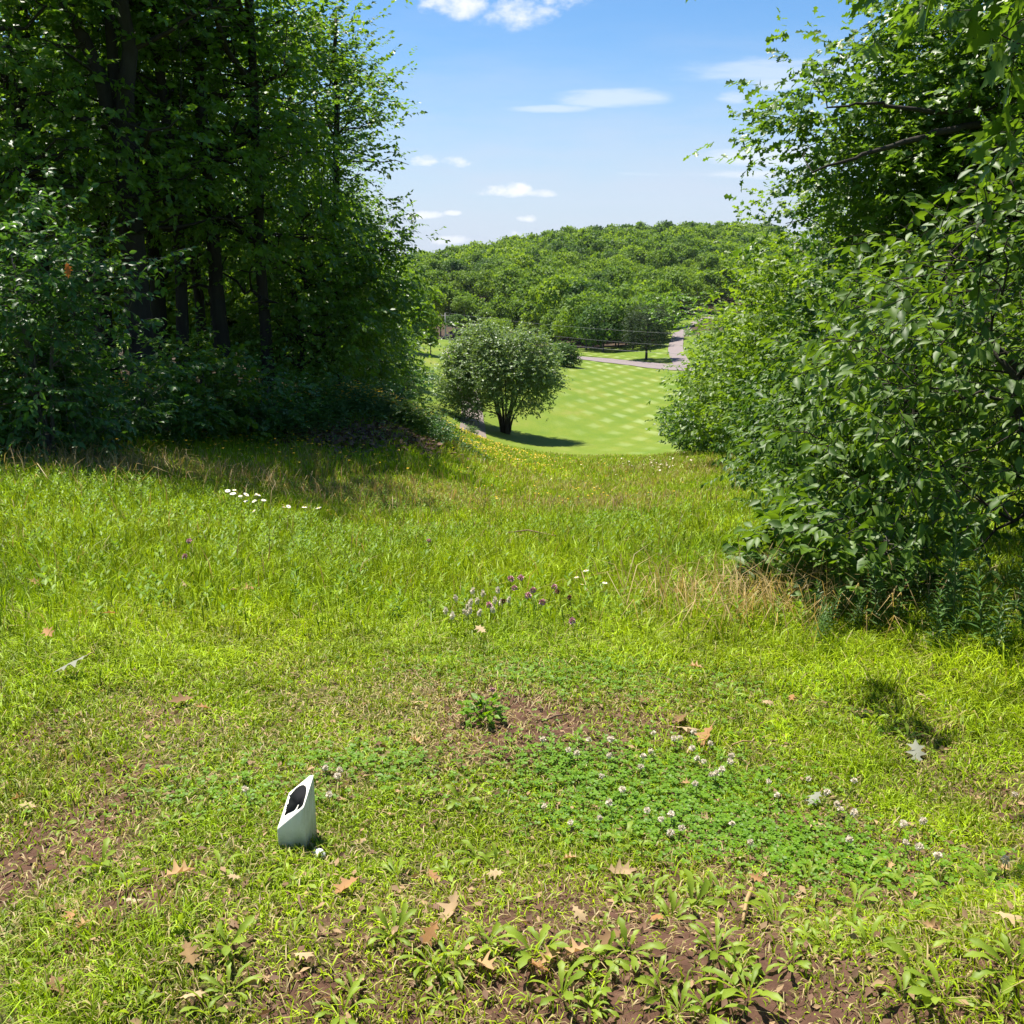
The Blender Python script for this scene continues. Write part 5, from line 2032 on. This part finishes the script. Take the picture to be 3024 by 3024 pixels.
    for i, (X, Y) in enumerate(PK):
        q = ground(X, Y + 75)
        o = link('clover_flower', brown if i in (6, 8, 11) else pink[i % 3])
        o.location = q
        o.rotation_euler = (rng.normal(0, .15), rng.normal(0, .15), i)
        if i == 15:
            o.location = ground(X - 6, Y + 82)
            o.scale = (.6, .6, .5)
            tag(o, 'single pink clover head on a stalk above the dense leafy clump', 'flower')
        elif i in (6, 8, 11):
            tag(o, 'withered brown clover head among the pink ones at mid slope', 'flower', 'brown clover heads at mid slope')
        elif i < 12:
            tag(o, 'pink clover head on a tall stem in the thicket at mid slope', 'flower', 'pink clover heads at mid slope')
        elif i < 14:
            tag(o, 'pink clover head alone in the meadow below the white daisies', 'flower', 'pink clover heads in the left meadow')
        else:
            tag(o, 'small pink clover head in the grass left of the brown leaf pile', 'flower')
    for i in range(16):
        X, Y = 1315 + rng.uniform(0, 200), 1785 + rng.uniform(-20, 45)
        o = link('clover_flower', white[i % 3])
        o.location = ground(X, Y + 60)
        o.scale = (1.2, 1.2, 2.2)
        o.rotation_euler = (rng.normal(0, .15), rng.normal(0, .15), i)
        tag(o, 'white clover head on a tall stem beside the pink ones at mid slope', 'flower', 'white clover heads at mid slope')
    # daisies
    g = Geo()
    tube(g, [(0, 0, 0), (.01, 0, .15), (0, .005, .3)], [.002, .002, .0015], 4, 2)
    a = np.arange(14) * 2 * math.pi / 14
    put(g, 'simple', np.tile([0, 0, .3], (14, 1)), np.stack([np.cos(a), np.sin(a), .05 + 0 * a], -1), np.tile([0, -.1, 1.], (14, 1)), .030, 0, a * 0, .8)
    tube(g, [(0, 0, .298), (0, 0, .306)], [.009, .005], 8, 1)
    daisy = g.mesh('daisy', [PETAL_W, PETAL_Y, STEM])
    D1 = [(681, 1450), (696, 1444), (700, 1462), (716, 1459), (688, 1470), (726, 1477), (704, 1478), (740, 1482), (765, 1480), (790, 1482), (792, 1490), (770, 1488), (788, 1497), (818, 1486), (833, 1488), (832, 1506), (900, 1510),
          (943, 1530), (962, 1523), (993, 1535), (1000, 1531), (1720, 1710), (1764, 1716), (1700, 1720), (1770, 1728)]
    for i, (X, Y) in enumerate(D1):
        o = link('daisy', daisy)
        q = ground(X, Y + 62 if Y < 1600 else Y + 110)
        small = 1.0 if Y < 1600 else .5
        o.location = q
        o.rotation_euler = (rng.normal(.1, .25), rng.normal(0, .25), rng.uniform(0, 6))
        s = rng.uniform(.8, 1.2)
        o.scale = (s * small, s * small, s * (.9 if small == 1 else .75))
        if Y < 1600:
            tag(o, 'white daisy at the edge of the woods shadow in the left meadow', 'daisy', 'daisies at the shadow edge')
        else:
            tag(o, 'white daisy in the grass below the brown leaf pile', 'daisy', 'daisies below the leaf pile')
    for i in range(60):
        X, Y = (rng.normal(1970, 60), rng.normal(1375, 13)) if i < 46 else (rng.uniform(1530, 2080), rng.uniform(1360, 1420))
        o = link('daisy', daisy)
        o.location = ground(X, Y + 18)
        o.rotation_euler = (rng.normal(.2, .25), rng.normal(0, .25), rng.uniform(0, 6))
        s = rng.uniform(.7, 1.1)
        o.scale = (s, s, s * 1.1)
        tag(o, 'tiny white daisy in the far tan meadow near the fairway edge', 'daisy', 'daisies in the far meadow')

    # fallen oak leaves
    dl = []
    for s in range(7):
        V, F = TPL['oak']
        V = V.copy()
        r = math.hypot(1, 0)
        curl = rng.uniform(-.9, 1.4)
        V[:, 2] += curl * V[:, 0] ** 2 * 1.5 + rng.uniform(-.15, .5) * (V[:, 1] - .4) ** 2 + rng.normal(0, .015, len(V))
        V[:, 2] -= V[:, 2].min()
        V[:, 1] -= .5
        g = Geo()
        hue = [(.42, .27, .13), (.34, .18, .07), (.46, .34, .19), (.38, .21, .09), (.22, .13, .06), (.46, .37, .24), (.38, .27, .15)][s]
        c = np.column_stack([np.array(hue) * rng.uniform(.9, 1.1, (len(F), 1)), np.ones(len(F))])
        g.faces(V, F, 0, c)
        tube(g, [V[0], V[0] + [.01, -.12, .02], V[0] + [.03, -.22, .01]], [.02, .014, .012], 4, 1)
        me = g.mesh('dead_leaf', [DEAD, STEM_DRY])
        dl.append(me)
    pale = dl[2].copy()
    pale.materials[0] = flat_mat('pale_leaf', (.20, .205, .155), .7, .2, .12)
    DL = [(532, 2606, .095, 0, 'tan fallen oak leaf lying flat between the tee marker and the bare soil patch'), (1025, 2644, .09, 3, 'curled tan leaf in the turf right of the golf ball'),
          (1335, 2706, .11, 6, 'three-pointed pale tan leaf on the soil below the marker'), (1277, 2609, .05, 3, None), (563, 2842, .07, 0, None), (900, 2850, .06, 2, None), (178, 2943, .08, 4, None),
          (536, 2085, .11, 4, 'dark brown curled leaf lying on the turf at the left beyond the marker'), (602, 2109, .08, 3, None), (186, 2200, .07, 4, None), (85, 2400, .07, 2, None), (58, 2377, .06, 0, None),
          (1225, 2206, .07, 0, None), (1234, 2092, .08, 2, None), (396, 2683, .06, 5, None), (178, 2706, .07, 4, None), (213, 2730, .06, 3, None), (248, 2761, .06, 0, None), (574, 2970, .06, 2, None),
          (1273, 2784, .075, 1, 'orange-brown leaf on the soil under the weeds below the marker'), (1463, 2602, .06, 2, None), (1428, 2877, .08, 0, None), (691, 2613, .04, 2, None),
          (221, 2023, .15, 7, 'pale silvery leaf lying underside up at the left of the turf'),
          (2013, 2142, .13, 4, 'brown curled leaf standing at the back of the leaf scatter above the clover'), (2024, 2173, .12, 2, 'pale tan leaf in the leaf scatter above the clover'),
          (2084, 2201, .15, 3, 'largest orange-tan leaf in the leaf scatter above the clover patch'), (1902, 2087, .09, 4, None), (2265, 2091, .08, 2, None), (2336, 2077, .07, 1, 'small orange leaf in the longer grass at the right'),
          (2730, 2079, .10, 2, None), (2703, 2240, .12, 7, 'pale green-white leaf lying in the grass at the right'), (2403, 2379, .085, 7, 'pale cream folded leaf right of the clover patch'), (2028, 2331, .05, 0, None),
          (2084, 2438, .07, 6, None), (2403, 2453, .07, 2, None), (1831, 2595, .10, 6, 'crumpled tan leaf under the lower edge of the clover patch'), (1681, 2556, .05, 0, None), (1977, 2485, .045, 3, None),
          (2182, 2556, .05, 2, None), (2624, 2580, .05, 0, None), (2691, 2588, .05, 3, None), (1942, 2737, .06, 1, None), (1626, 2852, .07, 0, None), (1587, 2887, .08, 3, None), (1800, 2797, .08, 4, None),
          (1701, 2840, .08, 0, None), (1709, 2722, .06, 2, None), (2470, 2737, .07, 2, None), (2750, 2761, .06, 0, None), (2983, 2745, .08, 2, None), (2233, 2615, .05, 3, None), (2963, 2588, .04, 0, None),
          (1470, 1595, .10, 3, None), (1560, 1600, .11, 4, None), (1590, 1612, .10, 1, None), (1620, 1625, .11, 4, None), (1535, 1606, .10, 0, None), (700, 1783, .09, 4, None), (735, 1778, .10, 3, None), (550, 1770, .08, 2, None),
          (115, 1765, .1, 3, None), (150, 1920, .09, 3, None), (330, 1860, .08, 3, None), (1420, 1905, .08, 2, None), (2050, 2020, .07, 0, None), (1400, 1520, .1, 3, None)]
    for i, (X, Y, s, k, lb) in enumerate(DL):
        p = ground(X, Y)
        o = link('dead_leaf', pale if k == 7 else dl[k])
        o.location = (p[0], p[1], p[2] + (.020 if Y > 2050 else .075))
        o.rotation_euler = (rng.normal(0, .3), rng.normal(0, .3), rng.uniform(0, 6.28))
        s *= .88 if Y > 2050 else .95
        o.scale = (s * .95, s * .88, s)
        gr = None
        if lb is None:
            if Y < 2050:
                if 1440 < X < 1640 and Y < 1640:
                    lb, gr = 'brown leaf in the small dead leaf pile in the middle of the meadow', 'leaves of the meadow leaf pile'
                else:
                    lb, gr = 'brown fallen leaf caught in the long grass of the lower meadow', 'fallen leaves in the meadow grass'
            elif X < 1100:
                lb, gr = 'small tan fallen leaf on the turf around the tee marker', 'small fallen leaves near the marker'
            elif Y > 2520:
                lb, gr = 'small tan fallen leaf on the worn soil below the clover patch', 'small fallen leaves on the worn soil'
            else:
                lb, gr = 'small tan fallen leaf on the turf beside or above the clover patch', 'small fallen leaves around the clover'
        tag(o, lb, 'dead leaf', gr)
    # twigs
    for X0, Y0, X1, Y1, r, lb in ((2218, 2645, 2192, 2740, .005, 'short pale stick pointing at the viewer below the clover patch'), (1600, 2146, 1676, 2122, .004, 'dark twig lying on the bare turf right of the leafy clump'),
                                  (884, 2668, 896, 2712, .0028, 'thin grey twig in the turf under the golf ball'), (1640, 1612, 1480, 1600, .008, 'dead stick lying in the meadow leaf pile'),
                                  (2250, 2295, 2240, 2282, .003, 'tiny dark twig beside the clover patch'), (2160, 2215, 2230, 2205, .003, 'straw-coloured stalk at the right of the leaf scatter')):
        a, b = np.array(ground(X0, Y0)), np.array(ground(X1, Y1))
        o0 = a.copy()
        up = .02 if Y0 > 2000 else .1
        m_ = (a + b) / 2 + [0, 0, up * .4] + np.append(rng.normal(0, .006, 2), 0)
        g = Geo()
        tube(g, np.array([a + [0, 0, up], m_ + [0, 0, up], b + [0, 0, up * .9]]) - o0, [r * 1.1, r, r * .7], 7)
        o = g.build('twig', [WOOD if 'pale' not in lb and 'straw' not in lb else STEM_DRY], None, True)
        o.location = o0
        tag(o, lb, 'twig')

    # tall narrow-leaved weeds under the right shrubs
    gf = []
    for s in range(4):
        wood, lf = Geo(), Geo()
        H = .62
        lean = rng.normal(0, .05, 2)
        P = np.array([(0, 0, -.02), (lean[0] * .5, lean[1] * .5, H * .5), (lean[0], lean[1], H)])
        tube(wood, P, [.004, .003, .0015], 5)
        k = 44
        t = np.linspace(.18, 1, k)
        a = np.arange(k) * 2.4
        up = np.where(t > .86, 1.4, .25 + .3 * t)
        B = np.stack([np.interp(t, [0, .5, 1], P[:, i]) for i in range(3)], -1)
        A = np.stack([np.cos(a), np.sin(a), up], -1) + rng.normal(0, .12, (k, 3))
        put(lf, 'lance', B, A, np.stack([-np.cos(a) * up, -np.sin(a) * up, np.ones(k)], -1), .135 * (1.1 - .5 * t) * rng.uniform(.8, 1.1, k), 0, rng.random(k), 1.15)
        e = empty('tall_weed', (0, 0, 0))
        wood.build('stem', [STEM], e)
        lf.build('leaves', [GOLD_LEAF], e)
        gf.append(e)
    G = [(2815, 1905, 1.05, 'tallest narrow-leaved weed standing before the dark right shrub'), (2905, 1900, .80, 'second tall narrow-leaved weed just right of the tallest one'),
         (3000, 1905, .95, 'tall narrow-leaved weed at the right frame edge')]
    for i in range(44):
        X = rng.uniform(2380, 3080)
        Y = rng.uniform(1800, 1945) + (X - 2400) * .03
        G.append((X, min(Y, 1955), rng.uniform(.38, .72) if X > 2550 else rng.uniform(.28, .45), None))
    for i, (X, Y, s, lb) in enumerate(G):
        e = gf[i] if i < 4 else copy_tree(gf[i % 4])
        e.location = ground(X, Y)
        e.rotation_euler = (rng.normal(0, .08), rng.normal(0, .08), rng.uniform(0, 6.28))
        e.scale = (s, s, s)
        tag(e, lb or 'shorter narrow-leaved weed in the shaded bed under the right shrubs', 'weed', None if lb else 'narrow-leaved weeds under the shrubs')
    # low broad-leaved sprig at the tip of the right bed
    t = bush_form(601, .55, .30, 34, .075, 'ovate', 4, 6, .0015, 1, .006, .14, None, .06)
    t.finish('low_shrub', ground(2360, 1760), BARK_GREY, SHRUB_LEAF, 'low pale-leaved bramble at the tip of the shaded right bed', 'shrub')
    t = bush_form(602, .6, .38, 40, .08, 'ovate', 4, 6, .0015, 1, .006, .14, None, .07)
    t.finish('low_shrub', ground(2560, 1790), BARK_GREY, SHRUB_LEAF, 'low leafy bramble under the tall dark right shrub', 'shrub')


small_things()


# ------------------------------------------------------------------ summer air
def air():
    g = Geo()
    a, b, z0, z1 = 1600, 1600, -60, 75
    V = [(-a, -b, z0), (a, -b, z0), (a, b, z0), (-a, b, z0), (-a, -b, z1), (a, -b, z1), (a, b, z1), (-a, b, z1)]
    g.faces(V, [(0, 3, 2, 1), (4, 5, 6, 7), (0, 1, 5, 4), (1, 2, 6, 5), (2, 3, 7, 6), (3, 0, 4, 7)])
    m, nt, N, L = nodes('haze_air')
    v = N('ShaderNodeVolumePrincipled')
    v.inputs['Color'].default_value = (.80, .88, 1.0, 1)
    v.inputs['Density'].default_value = .00004
    v.inputs['Anisotropy'].default_value = .2
    o = N('ShaderNodeOutputMaterial')
    L(v.outputs[0], o.inputs['Volume'])
    tag(g.build('haze', [m]), kind='stuff')


air()
